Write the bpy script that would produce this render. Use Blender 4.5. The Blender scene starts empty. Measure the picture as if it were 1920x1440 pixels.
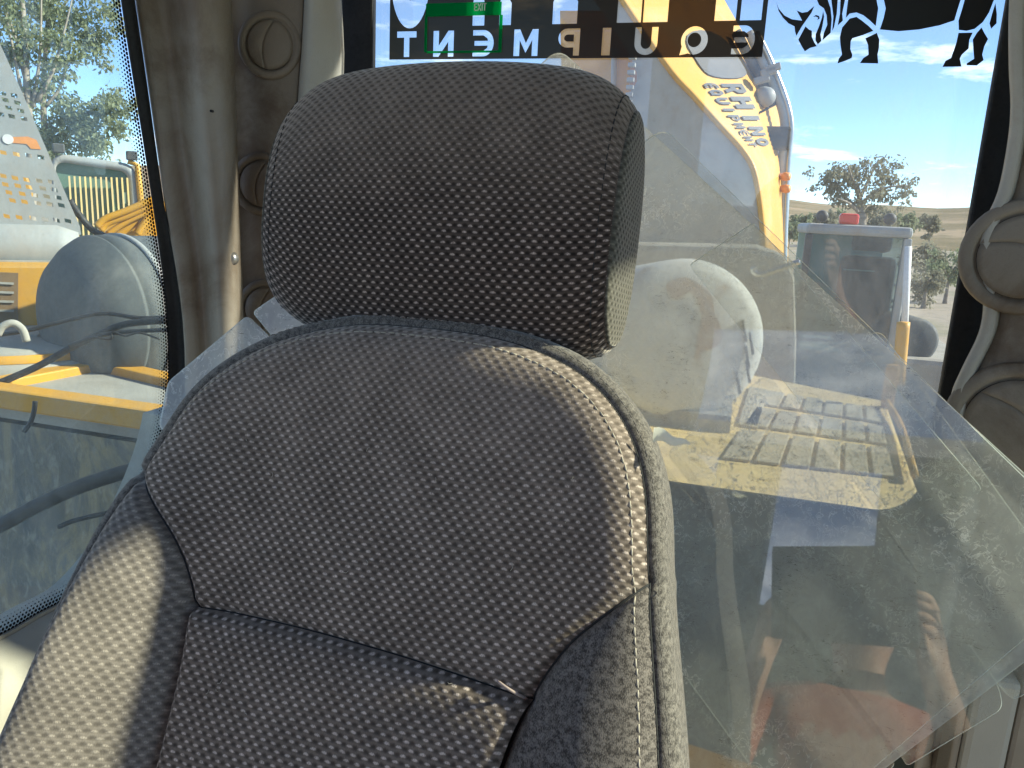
import bpy, bmesh, math, random
import numpy as np
from mathutils import Vector, Matrix

random.seed(7)
R = math.radians
scene = bpy.context.scene
col = scene.collection
CZ = 2.3                       # eye height above the yard

# ------------------------------------------------------------------ camera
YAW, PITCH, ROLL, FPX = 16.0, -12.5, 2.8, 1445.0
_y, _p, _r = R(YAW), R(PITCH), R(ROLL)
FW = Vector((-math.sin(_y) * math.cos(_p), math.cos(_y) * math.cos(_p), math.sin(_p)))
_right = Vector((math.cos(_y), math.sin(_y), 0))
_up = _right.cross(FW)
RT = _right * math.cos(_r) + _up * math.sin(_r)
UP = -_right * math.sin(_r) + _up * math.cos(_r)
cd = bpy.data.cameras.new("camera")
cam = bpy.data.objects.new("camera", cd)
col.objects.link(cam)
cd.sensor_width = 36.0
cd.lens = 36.0 * FPX / 1920.0
cd.clip_start = 0.01
cd.clip_end = 3000
cam.matrix_world = Matrix.Translation((0, 0, CZ)) @ Matrix((RT, UP, -FW)).transposed().to_4x4()
scene.camera = cam

# ------------------------------------------------------------------ sky and sun
SUN_EL, SUN_AZ = 32.0, 17.0     # azimuth measured from +X towards +Y
w = bpy.data.worlds.new("World")
scene.world = w
w.use_nodes = True
wn = w.node_tree.nodes
wl = w.node_tree.links
bg = wn["Background"]
sky = wn.new("ShaderNodeTexSky")
sky.sky_type = 'NISHITA'
sky.sun_disc = False
sky.sun_elevation = R(SUN_EL)
sky.sun_rotation = R(90.0 - SUN_AZ)
sky.air_density = 0.7
sky.dust_density = 0.05
sky.altitude = 1800.0
sky.ozone_density = 3.0
# scattered fair-weather clouds over the whole sky
wtc = wn.new("ShaderNodeTexCoord")
sep = wn.new("ShaderNodeSeparateXYZ")
wl.new(wtc.outputs["Generated"], sep.inputs[0])
def wmath(op, a, b=None):
    n = wn.new("ShaderNodeMath"); n.operation = op
    for i, v in enumerate((a, b)):
        if v is None: continue
        if isinstance(v, (int, float)): n.inputs[i].default_value = v
        else: wl.new(v, n.inputs[i])
    return n.outputs[0]
zc = wmath('MAXIMUM', wmath('ADD', sep.outputs[2], 0.12), 0.05)
cx = wmath('DIVIDE', sep.outputs[0], zc)
cy = wmath('DIVIDE', sep.outputs[1], zc)
cx = wmath('ADD', cx, 3.1); cy = wmath('ADD', cy, 1.7)
cmb = wn.new("ShaderNodeCombineXYZ")
wl.new(cx, cmb.inputs[0]); wl.new(cy, cmb.inputs[1])
cn = wn.new("ShaderNodeTexNoise")
cn.inputs["Scale"].default_value = 1.15
cn.inputs["Detail"].default_value = 9
cn.inputs["Roughness"].default_value = 0.62
cn.inputs["Distortion"].default_value = 0.3
wl.new(cmb.outputs[0], cn.inputs["Vector"])
cr = wn.new("ShaderNodeValToRGB")
cr.color_ramp.elements[0].position = 0.545
cr.color_ramp.elements[1].position = 0.70
wl.new(cn.outputs["Fac"], cr.inputs[0])
cm = wn.new("ShaderNodeMix"); cm.data_type = 'RGBA'
wl.new(wmath('MULTIPLY', cr.outputs[0], 0.8), cm.inputs[0])
wl.new(sky.outputs[0], cm.inputs[6])
cm.inputs[7].default_value = (8.6, 8.8, 9.0, 1)
wl.new(cm.outputs[2], bg.inputs[0])
bg.inputs[1].default_value = 0.10

sd = bpy.data.lights.new("sun", 'SUN')
sd.energy = 3.4
sd.angle = R(1.5)
sd.color = (1.0, 0.93, 0.80)
sun = bpy.data.objects.new("sun", sd)
col.objects.link(sun)
_sd = Vector((math.cos(R(SUN_EL)) * math.cos(R(SUN_AZ)), math.cos(R(SUN_EL)) * math.sin(R(SUN_AZ)), math.sin(R(SUN_EL))))
sun.rotation_euler = _sd.to_track_quat('Z', 'Y').to_euler()
sun.location = (20, 0, 20)

scene.view_settings.view_transform = 'Standard'
scene.view_settings.look = 'None'
scene.view_settings.gamma = 1
scene.view_settings.use_curve_mapping = False
scene.view_settings.exposure = 1.6
scene.cycles.max_bounces = 10
scene.cycles.diffuse_bounces = 5
scene.cycles.transparent_max_bounces = 24
scene.cycles.caustics_reflective = False
scene.cycles.caustics_refractive = False
scene.cycles.sample_clamp_indirect = 6
scene.cycles.use_denoising = True

# ------------------------------------------------------------------ pixel helpers (photograph pixels to rays)
def ray(px, py):
    return FW + RT * ((px - 960.0) / FPX) + UP * ((720.0 - py) / FPX)
def PY(px, py, Y):            # on the vertical plane at distance Y behind the eye
    d = ray(px, py); return d * (Y / d.y)
def PX(px, py, X):
    d = ray(px, py); return d * (X / d.x)
def PZ(px, py, z):
    d = ray(px, py); return d * (z / d.z)
def PN(px, py, q, n):         # on any plane through q with normal n
    d = ray(px, py); return d * (q.dot(n) / d.dot(n))
def PD(px, py, depth):
    return ray(px, py) * depth

# ------------------------------------------------------------------ object helpers
WL = {}
def props(o, label=None, cat=None, group=None, kind=None):
    if label: o["label"] = label
    if cat: o["category"] = cat
    if group: o["group"] = group
    if kind: o["kind"] = kind
    return o
def empty(name, base, label=None, cat=None, group=None):
    o = bpy.data.objects.new(name, None)
    o.empty_display_size = 0.05
    col.objects.link(o)
    o.location = Vector(base) + Vector((0, 0, CZ))
    WL[o] = Vector(o.location)
    return props(o, label, cat, group)
def mk(name, verts, faces, mat, parent=None, smooth=False, uv=None):
    vs = [Vector(v) + Vector((0, 0, CZ)) for v in verts]
    if parent is not None:
        org = WL[parent]
    else:
        lo = [min(v[i] for v in vs) for i in range(3)]
        hi = [max(v[i] for v in vs) for i in range(3)]
        org = Vector(((lo[0] + hi[0]) / 2, (lo[1] + hi[1]) / 2, lo[2]))
    me = bpy.data.meshes.new(name)
    me.from_pydata([tuple(v - org) for v in vs], [], faces)
    if uv is not None:
        l = me.uv_layers.new(name="UVMap")
        for lp in me.loops:
            l.data[lp.index].uv = uv[lp.vertex_index]
    me.materials.append(mat)
    if smooth:
        me.polygons.foreach_set("use_smooth", [True] * len(me.polygons))
    me.update()
    o = bpy.data.objects.new(name, me)
    col.objects.link(o)
    if parent is not None:
        o.parent = parent
        WL[o] = org
    else:
        o.location = org
        WL[o] = org
    return o
def recalc(o):
    bm = bmesh.new(); bm.from_mesh(o.data)
    bmesh.ops.recalc_face_normals(bm, faces=bm.faces)
    bm.to_mesh(o.data); bm.free()
    return o
def bevel(o, width, seg=2, angle=40):
    m = o.modifiers.new("bevel", 'BEVEL')
    m.width = width; m.segments = seg; m.limit_method = 'ANGLE'; m.angle_limit = R(angle)
    m.harden_normals = False
    return o
def subd(o, lv=2):
    m = o.modifiers.new("subd", 'SUBSURF'); m.levels = lv; m.render_levels = lv
    return o
class MB:
    def __init__(s): s.v = []; s.f = []
    def add(s, v, f):
        b = len(s.v); s.v += [Vector(a) for a in v]; s.f += [[i + b for i in q] for q in f]; return s
    def hexa(s, p):            # 8 corners: bottom 0-3, top 4-7
        return s.add(p, [(3, 2, 1, 0), (4, 5, 6, 7), (0, 1, 5, 4), (1, 2, 6, 5), (2, 3, 7, 6), (3, 0, 4, 7)])
    def box(s, x0, x1, y0, y1, z0, z1):
        return s.hexa([(x0, y0, z0), (x1, y0, z0), (x1, y1, z0), (x0, y1, z0), (x0, y0, z1), (x1, y0, z1), (x1, y1, z1), (x0, y1, z1)])
    def obox(s, c, ax, ay, az, hx, hy, hz):
        c = Vector(c); P = []
        for k in (-1, 1):
            for (i, j) in ((-1, -1), (1, -1), (1, 1), (-1, 1)):
                P.append(c + ax * hx * i + ay * hy * j + az * hz * k)
        return s.hexa(P)
    def tube(s, pts, r, n=10, closed=False):
        pts = [Vector(p) for p in pts]
        m = len(pts)
        rr = r if isinstance(r, (list, tuple)) else [r] * m
        t0 = (pts[1] - pts[0]).normalized()
        a = t0.orthogonal().normalized()
        rings = []
        for i, p in enumerate(pts):
            t = (pts[min(i + 1, m - 1)] - pts[max(i - 1, 0)])
            if closed: t = pts[(i + 1) % m] - pts[i - 1]
            t.normalize()
            a = (a - t * a.dot(t))
            if a.length < 1e-6: a = t.orthogonal()
            a.normalize(); b = t.cross(a)
            rings.append([p + (a * math.cos(2 * math.pi * k / n) + b * math.sin(2 * math.pi * k / n)) * rr[i] for k in range(n)])
        base = len(s.v)
        for rg in rings: s.v += rg
        q = m if closed else m - 1
        for i in range(q):
            for k in range(n):
                i2 = (i + 1) % m
                s.f.append([base + i * n + k, base + i * n + (k + 1) % n, base + i2 * n + (k + 1) % n, base + i2 * n + k])
        if not closed:
            s.f.append([base + k for k in range(n)][::-1])
            s.f.append([base + (m - 1) * n + k for k in range(n)])
        return s
    def lathe(s, prof, o, ax, n=32):  # prof: (radius, height) pairs along ax from o
        o = Vector(o); ax = Vector(ax).normalized(); a = ax.orthogonal().normalized(); b = ax.cross(a)
        base = len(s.v)
        for (r, h) in prof:
            for k in range(n):
                an = 2 * math.pi * k / n
                s.v.append(o + ax * h + (a * math.cos(an) + b * math.sin(an)) * r)
        for i in range(len(prof) - 1):
            for k in range(n):
                s.f.append([base + i * n + k, base + i * n + (k + 1) % n, base + (i + 1) * n + (k + 1) % n, base + (i + 1) * n + k])
        return s
    def prism(s, poly, d):     # closed outline (3-D points), extruded by vector d
        n = len(poly); d = Vector(d)
        base = len(s.v)
        s.v += [Vector(p) for p in poly] + [Vector(p) + d for p in poly]
        s.f.append([base + i for i in range(n)][::-1])
        s.f.append([base + n + i for i in range(n)])
        for i in range(n):
            j = (i + 1) % n
            s.f.append([base + i, base + j, base + n + j, base + n + i])
        return s
    def build(s, name, mat, parent=None, smooth=False, bev=0, sub=0, rec=True):
        o = mk(name, s.v, s.f, mat, parent, smooth)
        if rec: recalc(o)
        if bev: bevel(o, bev)
        if sub: subd(o, sub)
        return o
def smoothpts(pts, k=6, closed=False):   # Catmull-Rom through points
    P = [Vector(p) for p in pts]; n = len(P); out = []
    for i in range(n if closed else n - 1):
        p1, p2 = P[i], P[(i + 1) % n]
        p0 = P[i - 1] if (closed or i > 0) else p1 + (p1 - p2)
        p3 = P[(i + 2) % n] if (closed or i + 2 < n) else p2 + (p2 - p1)
        for j in range(k):
            t = j / k
            out.append(0.5 * ((2 * p1) + (p2 - p0) * t + (2 * p0 - 5 * p1 + 4 * p2 - p3) * t * t + (3 * p1 - p0 - 3 * p2 + p3) * t ** 3))
    if not closed: out.append(P[-1])
    return out
def roundpoly(pts, r, k=5):              # rounded corners of a planar polygon
    P = [Vector(p) for p in pts]; n = len(P); out = []
    for i in range(n):
        a, b, c = P[i - 1], P[i], P[(i + 1) % n]
        rr = r[i] if isinstance(r, (list, tuple)) else r
        u = (a - b); v = (c - b)
        d = min(rr, u.length * 0.45, v.length * 0.45)
        s0 = b + u.normalized() * d; s1 = b + v.normalized() * d
        for j in range(k + 1):
            t = j / k
            out.append((1 - t) ** 2 * s0 + 2 * t * (1 - t) * b + t * t * s1)
    return out

# ------------------------------------------------------------------ materials
class M:
    def __init__(s, name):
        s.m = bpy.data.materials.new(name); s.m.use_nodes = True
        s.t = s.m.node_tree; s.n = s.t.nodes; s.l = s.t.links
        s.b = s.n["Principled BSDF"]; s.out = s.n["Material Output"]
        s._c = {}
    def put(s, sock, v):
        if isinstance(v, bpy.types.NodeSocket): s.l.new(v, sock)
        elif isinstance(v, (tuple, list)) and len(v) == 3 and sock.type == 'RGBA': sock.default_value = (*v, 1)
        else: sock.default_value = v
    def math(s, op, *a, clamp=False):
        n = s.n.new("ShaderNodeMath"); n.operation = op; n.use_clamp = clamp
        for i, v in enumerate(a): s.put(n.inputs[i], v)
        return n.outputs[0]
    def coord(s, which="Object"):
        if which not in s._c:
            if 'tc' not in s._c: s._c['tc'] = s.n.new("ShaderNodeTexCoord")
            s._c[which] = s._c['tc'].outputs[which]
        return s._c[which]
    def mapping(s, vec, scale):
        n = s.n.new("ShaderNodeMapping"); s.l.new(vec, n.inputs[0]); n.inputs[3].default_value = scale; return n.outputs[0]
    def noise(s, scale, detail=4, rough=0.55, vec=None, dist=0.0):
        n = s.n.new("ShaderNodeTexNoise")
        n.inputs["Scale"].default_value = scale; n.inputs["Detail"].default_value = detail
        n.inputs["Roughness"].default_value = rough; n.inputs["Distortion"].default_value = dist
        s.l.new(vec if vec is not None else s.coord(), n.inputs["Vector"])
        return n.outputs["Fac"]
    def voro(s, scale, vec=None, feature='F1', rnd=1.0):
        n = s.n.new("ShaderNodeTexVoronoi"); n.feature = feature
        n.inputs["Scale"].default_value = scale; n.inputs["Randomness"].default_value = rnd
        s.l.new(vec if vec is not None else s.coord(), n.inputs["Vector"])
        return n.outputs["Distance"]
    def ramp(s, fac, stops):
        n = s.n.new("ShaderNodeValToRGB"); e = n.color_ramp.elements
        for i, (p, c) in enumerate(stops):
            if i > 1: e.new(p)
            c = c if isinstance(c, (tuple, list)) else (c, c, c)
            e[i].position = p; e[i].color = (*c, 1)
        s.l.new(fac, n.inputs[0]); return n.outputs[0]
    def sstep(s, fac, a, b):
        n = s.n.new("ShaderNodeMapRange"); n.interpolation_type = 'SMOOTHSTEP'
        s.put(n.inputs[0], fac); n.inputs[1].default_value = a; n.inputs[2].default_value = b
        return n.outputs[0]
    def mix(s, f, a, b):
        n = s.n.new("ShaderNodeMix"); n.data_type = 'RGBA'
        s.put(n.inputs[0], f); s.put(n.inputs[6], a); s.put(n.inputs[7], b); return n.outputs[2]
    def bump(s, h, strength=0.3, dist=0.002):
        n = s.n.new("ShaderNodeBump"); n.inputs["Strength"].default_value = strength; n.inputs["Distance"].default_value = dist
        s.l.new(h, n.inputs["Height"]); s.l.new(n.outputs[0], s.b.inputs["Normal"]); return n.outputs[0]
    def set(s, **k):
        names = dict(color="Base Color", rough="Roughness", metal="Metallic", sheen="Sheen Weight", sheenr="Sheen Roughness",
                     sheent="Sheen Tint", spec="Specular IOR Level", coat="Coat Weight")
        for a, v in k.items(): s.put(s.b.inputs[names[a]], v)
        return s
    def shader(s, typ, **k):
        n = s.n.new(typ)
        for a, v in k.items(): s.put(n.inputs[a], v)
        return n.outputs[0]
    def mixs(s, f, a, b):
        n = s.n.new("ShaderNodeMixShader"); s.put(n.inputs[0], f); s.l.new(a, n.inputs[1]); s.l.new(b, n.inputs[2]); return n.outputs[0]
    def surf(s, sh): s.l.new(sh, s.out.inputs["Surface"]); return s

def worn(name, c1, c2, rough=0.55, scale=6, dirt=None, dirtamt=0.5, bump=0.15, metal=0.0, spec=0.4, fine=60, lo=0.45, hi=0.68):
    m = M(name)
    a = m.noise(scale, 6, 0.6)
    f = m.noise(fine, 4, 0.6)
    c = m.mix(m.ramp(a, [(0.3, 0.0), (0.7, 1.0)]), c1, c2)
    if dirt:
        d = m.noise(scale * 0.6 + 1.3, 8, 0.68, dist=0.6)
        c = m.mix(m.math('MULTIPLY', m.sstep(d, lo, hi), dirtamt), c, dirt)
    c = m.mix(m.math('MULTIPLY', m.sstep(f, 0.55, 0.8), 0.35), c, tuple(v * 0.55 for v in c1))
    m.set(color=c, rough=m.ramp(f, [(0.3, max(rough - 0.12, 0.05)), (0.7, min(rough + 0.15, 1))]), metal=metal, spec=spec)
    if bump: m.bump(f, bump, 0.002)
    return m.m
def plain(name, c, rough=0.5, metal=0, spec=0.5):
    m = M(name); m.set(color=c, rough=rough, metal=metal, spec=spec)
    m.set(color=m.mix(m.noise(40, 4), tuple(v * 0.8 for v in c), tuple(min(v * 1.15, 1) for v in c)))
    return m.m

def fabric(name, light, base, dark, lw=1.0, contrast=1.0, sheen=0.35, dust=None):
    m = M(name)
    uv = m.coord("UV")
    sp = m.n.new("ShaderNodeSeparateXYZ"); m.l.new(uv, sp.inputs[0])
    nz = m.n.new("ShaderNodeTexNoise"); nz.inputs["Scale"].default_value = 170; nz.inputs["Detail"].default_value = 3
    m.l.new(uv, nz.inputs["Vector"])
    ns = m.n.new("ShaderNodeSeparateColor"); m.l.new(nz.outputs["Color"], ns.inputs[0])
    A, B = 0.0096, 0.0049
    x = m.math('ADD', sp.outputs[0], m.math('MULTIPLY', m.math('SUBTRACT', ns.outputs[0], 0.5), 0.0024))
    y = m.math('ADD', sp.outputs[1], m.math('MULTIPLY', m.math('SUBTRACT', ns.outputs[1], 0.5), 0.0016))
    yb = m.math('DIVIDE', y, B)
    row = m.math('FLOOR', yb)
    off = m.math('MULTIPLY', m.math('FLOORED_MODULO', row, 2.0), 0.5)
    fy = m.math('MULTIPLY', m.math('SUBTRACT', m.math('FRACT', yb), 0.5), B)
    def spot(sh, ex, ey, lo, hi, dy=0.0):
        fx = m.math('MULTIPLY', m.math('SUBTRACT', m.math('FRACT', m.math('ADD', m.math('ADD', m.math('DIVIDE', x, A), off), sh)), 0.5), A)
        dx = m.math('DIVIDE', fx, ex); dyy = m.math('DIVIDE', m.math('ADD', fy, dy), ey)
        # small crown shape: wider below, narrower above
        dx = m.math('MULTIPLY', dx, m.math('ADD', 1.0, m.math('MULTIPLY', dyy, 0.35)))
        d = m.math('SQRT', m.math('ADD', m.math('MULTIPLY', dx, dx), m.math('MULTIPLY', dyy, dyy)))
        return m.sstep(d, hi, lo)
    th = m.noise(1.0, 3, 0.6, m.mapping(uv, (1500, 420, 1)))
    bl = m.noise(26, 5, 0.6, uv)
    L = m.math('MULTIPLY', spot(0.0, 0.0027 * lw, 0.00125 * lw, 0.35, 1.12), m.sstep(th, 0.18, 0.62), clamp=True)
    D = spot(0.5, 0.0038, 0.0024, 0.15, 1.15)
    c = m.mix(m.math('MULTIPLY', D, 0.9 * contrast), base, dark)
    c = m.mix(m.math('MULTIPLY', L, contrast), c, light)
    if dust:                   # settled dust: (v low, v high, amount, colour)
        dn = m.math('ADD', sp.outputs[1], m.math('MULTIPLY', m.math('SUBTRACT', m.noise(14, 5, 0.6, uv), 0.5), dust[4]))
        dm = m.math('MULTIPLY', m.sstep(dn, dust[0], dust[1]), dust[2])
        c = m.mix(m.math('MULTIPLY', dm, m.math('SUBTRACT', 1.0, m.math('MULTIPLY', D, 0.55))), c, dust[3])
    vary = m.math('ADD', 0.50, m.math('MULTIPLY', th, 1.0))
    vary = m.math('MULTIPLY', vary, m.math('ADD', 0.55, m.math('MULTIPLY', bl, 0.9)))
    vm = m.n.new("ShaderNodeVectorMath"); vm.operation = 'SCALE'
    m.l.new(c, vm.inputs[0]); m.l.new(vary, vm.inputs["Scale"])
    m.set(color=vm.outputs[0], rough=0.95, spec=0.1, sheenr=0.45,
          sheen=m.math('MULTIPLY', m.math('SUBTRACT', 1.0, m.math('MULTIPLY', D, 0.75)), sheen), sheent=(1.0, 0.9, 0.8))
    hgt = m.math('ADD', m.math('SUBTRACT', m.math('MULTIPLY', L, 0.5), m.math('MULTIPLY', D, 1.0)), m.math('MULTIPLY', th, 0.5))
    m.bump(hgt, 0.4, 0.0010)
    return m.m
def velour(name, c1, c2, sheen=0.35):
    m = M(name)
    uv = m.coord("UV")
    a = m.noise(210, 5, 0.68, uv)
    b = m.noise(1.0, 3, 0.6, m.mapping(uv, (1500, 620, 1)))
    g = m.math('ADD', m.math('MULTIPLY', a, 0.6), m.math('MULTIPLY', b, 0.5))
    m.set(color=m.mix(m.sstep(g, 0.44, 0.66), c1, c2), rough=0.95, spec=0.1, sheen=sheen, sheenr=0.4, sheent=(1, 0.96, 0.9))
    m.bump(g, 0.5, 0.0015)
    return m.m

def clearpane(name, tint, dust, lo, hi, amin, amax, scale, streak=(1, 1, 1), gloss=1.0, speck=0.0, rough=0.02, marks=0.0):
    m = M(name)
    v = m.mapping(m.coord(), streak)
    n1 = m.noise(scale, 7, 0.65, v, 0.4)
    n2 = m.noise(scale * 7, 5, 0.7, v, 1.2)
    f = m.math('ADD', m.math('MULTIPLY', n1, 0.6), m.math('MULTIPLY', n2, 0.4))
    a = m.math('ADD', amin, m.math('MULTIPLY', m.sstep(f, lo, hi), amax - amin))
    dcol = dust
    if speck:
        vv = m.mapping(m.coord(), (1, 1, 0.8))
        n3 = m.noise(85, 4, 0.62, vv, 1.6)
        big = m.sstep(m.noise(7, 3), 0.40, 0.62)
        rim = m.math('SUBTRACT', 1.0, m.sstep(m.math('ABSOLUTE', m.math('SUBTRACT', n3, 0.56)), 0.0, 0.035))
        a = m.math('ADD', a, m.math('MULTIPLY', m.math('MULTIPLY', rim, big), speck), clamp=True)
    if marks:
        n4 = m.noise(60, 3, 0.6, m.mapping(m.coord(), (1, 1, 4)), 0.8)
        rim = m.math('SUBTRACT', 1.0, m.sstep(m.math('ABSOLUTE', m.math('SUBTRACT', n4, 0.43)), 0.0, 0.012))
        rim = m.math('MULTIPLY', rim, m.sstep(m.noise(24, 3), 0.46, 0.56))
        dcol = m.mix(rim, dust, (0.05, 0.045, 0.04))
        a = m.math('ADD', a, m.math('MULTIPLY', rim, marks), clamp=True)
    dif = m.shader("ShaderNodeBsdfDiffuse", Color=dcol)
    trl = m.shader("ShaderNodeBsdfTranslucent", Color=dcol)
    tr = m.shader("ShaderNodeBsdfTransparent", Color=tint)
    gl = m.shader("ShaderNodeBsdfGlossy", Color=(1, 1, 1), Roughness=rough)
    lw = m.n.new("ShaderNodeLayerWeight"); lw.inputs[0].default_value = 0.5
    fr = m.math('ADD', 0.07, m.math('MULTIPLY', m.math('POWER', lw.outputs["Facing"], 5.0), 0.9))
    body = m.mixs(a, tr, m.mixs(0.62, dif, trl))
    m.surf(m.mixs(m.math('MULTIPLY', fr, gloss, clamp=True), body, gl))
    return m.m

MT = {}
MT['fab'] = fabric("seat_fabric", (0.585, 0.475, 0.405), (0.172, 0.134, 0.108), (0.057, 0.0435, 0.035), dust=(-0.20, 0.02, 0.65, (0.265, 0.208, 0.168), 0.22))
MT['fabshaded'] = fabric("shaded_headrest_fabric", (0.46, 0.36, 0.31), (0.064, 0.047, 0.039), (0.014, 0.0105, 0.0092), sheen=0.6, dust=(-0.03, 0.115, 0.9, (0.20, 0.155, 0.122), 0.05))  # same cloth as the seat, with the headrest's shade darkened into its colour
MT['wing'] = fabric("sunlit_bolster_fabric", (0.37, 0.32, 0.275), (0.20, 0.172, 0.148), (0.085, 0.072, 0.063), contrast=0.8, sheen=0.4)  # left bolster only; sunlit paleness and soft contrast painted into the cloth
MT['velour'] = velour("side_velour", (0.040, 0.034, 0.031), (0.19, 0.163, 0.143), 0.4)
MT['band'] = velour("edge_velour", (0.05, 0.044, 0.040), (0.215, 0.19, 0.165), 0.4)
MT['thread'] = plain("thread", (0.40, 0.35, 0.28), 0.9)
MT['threaddark'] = plain("dark_thread", (0.02, 0.02, 0.02), 0.9)
MT['tag'] = plain("cream_tag", (0.80, 0.76, 0.60), 0.9)
MT['trim'] = worn("beige_trim", (0.20, 0.165, 0.125), (0.26, 0.22, 0.17), 0.6, 5, dirt=(0.11, 0.072, 0.042), dirtamt=0.8, bump=0.25, fine=700, lo=0.42, hi=0.62)
MT['trimlight'] = worn("pale_trim", (0.36, 0.34, 0.29), (0.44, 0.41, 0.35), 0.5, 5, dirt=(0.2, 0.15, 0.1), dirtamt=0.35, bump=0.2, fine=700)
MT['trimgrey'] = worn("grey_trim", (0.24, 0.20, 0.155), (0.34, 0.295, 0.235), 0.45, 5, dirt=(0.15, 0.10, 0.062), dirtamt=0.8, bump=0.25, fine=700)
MT['rubber'] = worn("rubber_seal", (0.012, 0.012, 0.012), (0.022, 0.021, 0.02), 0.6, 20, bump=0.1, fine=200, spec=0.3)
MT['wall'] = worn("dark_panel", (0.065, 0.082, 0.072), (0.095, 0.115, 0.10), 0.6, 8, dirt=(0.16, 0.15, 0.13), dirtamt=0.4, bump=0.3, fine=250)
MT['slit'] = plain("slit_black", (0.01, 0.01, 0.01), 0.8)
MT['bolt'] = plain("bolt_steel", (0.45, 0.43, 0.40), 0.35, 0.8)
MT['yellow'] = worn("yellow_paint", (0.56, 0.27, 0.02), (0.64, 0.33, 0.032), 0.5, 3, dirt=(0.50, 0.33, 0.13), dirtamt=0.7, bump=0.1, fine=90)
MT['yellowdust'] = worn("dusty_yellow_paint", (0.86, 0.60, 0.20), (0.90, 0.68, 0.30), 0.8, 5, dirt=(0.74, 0.55, 0.30), dirtamt=0.85, bump=0.2, fine=140, lo=0.38, hi=0.62)
MT['dust'] = worn("dust_grey", (0.30, 0.285, 0.25), (0.40, 0.38, 0.33), 0.95, 4, dirt=(0.26, 0.23, 0.19), dirtamt=0.7, bump=0.2, fine=80)
MT['steel'] = worn("grey_steel", (0.28, 0.29, 0.285), (0.37, 0.38, 0.37), 0.55, 3, dirt=(0.34, 0.24, 0.17), dirtamt=0.45, bump=0.1, fine=60)
MT['boomgrey'] = worn("boom_underside", (0.36, 0.34, 0.31), (0.44, 0.42, 0.38), 0.6, 2.5, dirt=(0.27, 0.19, 0.13), dirtamt=0.6, bump=0.1, fine=40)
MT['rust'] = worn("rusty_drum", (0.62, 0.62, 0.58), (0.72, 0.71, 0.66), 0.65, 5, dirt=(0.36, 0.20, 0.12), dirtamt=0.75, bump=0.2, fine=60, lo=0.52, hi=0.66)
MT['dome'] = worn("dark_grey_plastic", (0.07, 0.08, 0.085), (0.11, 0.12, 0.12), 0.75, 3, dirt=(0.26, 0.25, 0.22), dirtamt=0.55, bump=0.1, fine=80)
MT['black'] = worn("black_rubber", (0.018, 0.018, 0.019), (0.035, 0.034, 0.033), 0.6, 12, dirt=(0.12, 0.11, 0.1), dirtamt=0.4, bump=0.1)
MT['darksteel'] = worn("dark_steel", (0.06, 0.06, 0.06), (0.10, 0.10, 0.095), 0.55, 6, dirt=(0.2, 0.18, 0.15), dirtamt=0.5)
MT['chrome'] = plain("bright_tube", (0.5, 0.5, 0.48), 0.3, 0.9)
MT['white'] = plain("white_paint", (0.72, 0.72, 0.70), 0.6)
MT['letter'] = plain("dark_lettering", (0.055, 0.06, 0.07), 0.6)
MT['brown'] = worn("brown_panel", (0.16, 0.10, 0.05), (0.24, 0.15, 0.07), 0.7, 4, bump=0.2)
MT['red'] = plain("red_lens", (0.75, 0.05, 0.03), 0.25)
MT['greenseat'] = plain("pale_green_interior", (0.30, 0.44, 0.38), 0.6)
MT['orange'] = plain("orange_knob", (0.7, 0.28, 0.08), 0.5)
MT['bark'] = worn("bark", (0.22, 0.18, 0.14), (0.36, 0.32, 0.27), 0.85, 5, bump=0.4)
def leafmat(name, c1, c2):
    m = M(name)
    c = m.mix(m.noise(1.7, 4), c1, c2)
    d = m.shader("ShaderNodeBsdfDiffuse", Color=c); t = m.shader("ShaderNodeBsdfTranslucent", Color=c)
    m.surf(m.mixs(0.4, d, t)); return m.m
MT['leafA'] = leafmat("eucalypt_leaves", (0.19, 0.23, 0.13), (0.31, 0.33, 0.21))
MT['leafB'] = leafmat("dry_leaves", (0.22, 0.215, 0.15), (0.33, 0.31, 0.22))
MT['glass'] = clearpane("window_glass", (0.90, 0.97, 0.95), (0.74, 0.76, 0.76), 0.38, 0.68, 0.09, 0.20, 6, (1, 1, 0.5), 1.0)
MT['glassside'] = clearpane("side_window_glass", (0.84, 0.96, 0.92), (0.66, 0.76, 0.72), 0.38, 0.68, 0.08, 0.22, 9, (1, 1, 0.6), 0.55)
MT['sheetA'] = clearpane("clear_plastic_dusty_hazed", (0.96, 0.97, 0.95), (0.95, 0.94, 0.88), 0.35, 0.70, 0.36, 0.58, 5, (1, 1, 0.7), 1.0, speck=0.7, marks=0.55)  # real dust, made denser and paler to stand in for sunlit haze
MT['sheetB'] = clearpane("clear_plastic", (0.95, 0.96, 0.95), (0.72, 0.74, 0.69), 0.35, 0.70, 0.03, 0.08, 6, (1, 1, 0.7), 1.0, speck=0.12)
MT['sheetedge'] = clearpane("plastic_edge", (0.55, 0.60, 0.56), (0.85, 0.90, 0.86), 0.3, 0.7, 0.5, 0.8, 60)
MT['glassdoor'] = clearpane("door_glass", (0.88, 0.97, 0.86), (0.5, 0.52, 0.48), 0.40, 0.70, 0.0, 0.05, 6, (1, 1, 0.5), 0.6)
MT['ruststain'] = worn("rust_stain", (0.46, 0.31, 0.23), (0.60, 0.50, 0.42), 0.9, 40, bump=0.1)
MT['sidefab'] = fabric("headrest_side_fabric", (0.17, 0.16, 0.13), (0.085, 0.08, 0.066), (0.03, 0.028, 0.023), contrast=0.8, sheen=0.5)
MT['grille'] = worn("grille_grey", (0.42, 0.37, 0.28), (0.55, 0.48, 0.36), 0.95, 14, dirt=(0.62, 0.48, 0.27), dirtamt=0.6, bump=0.4, fine=120, spec=0.1)
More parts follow.
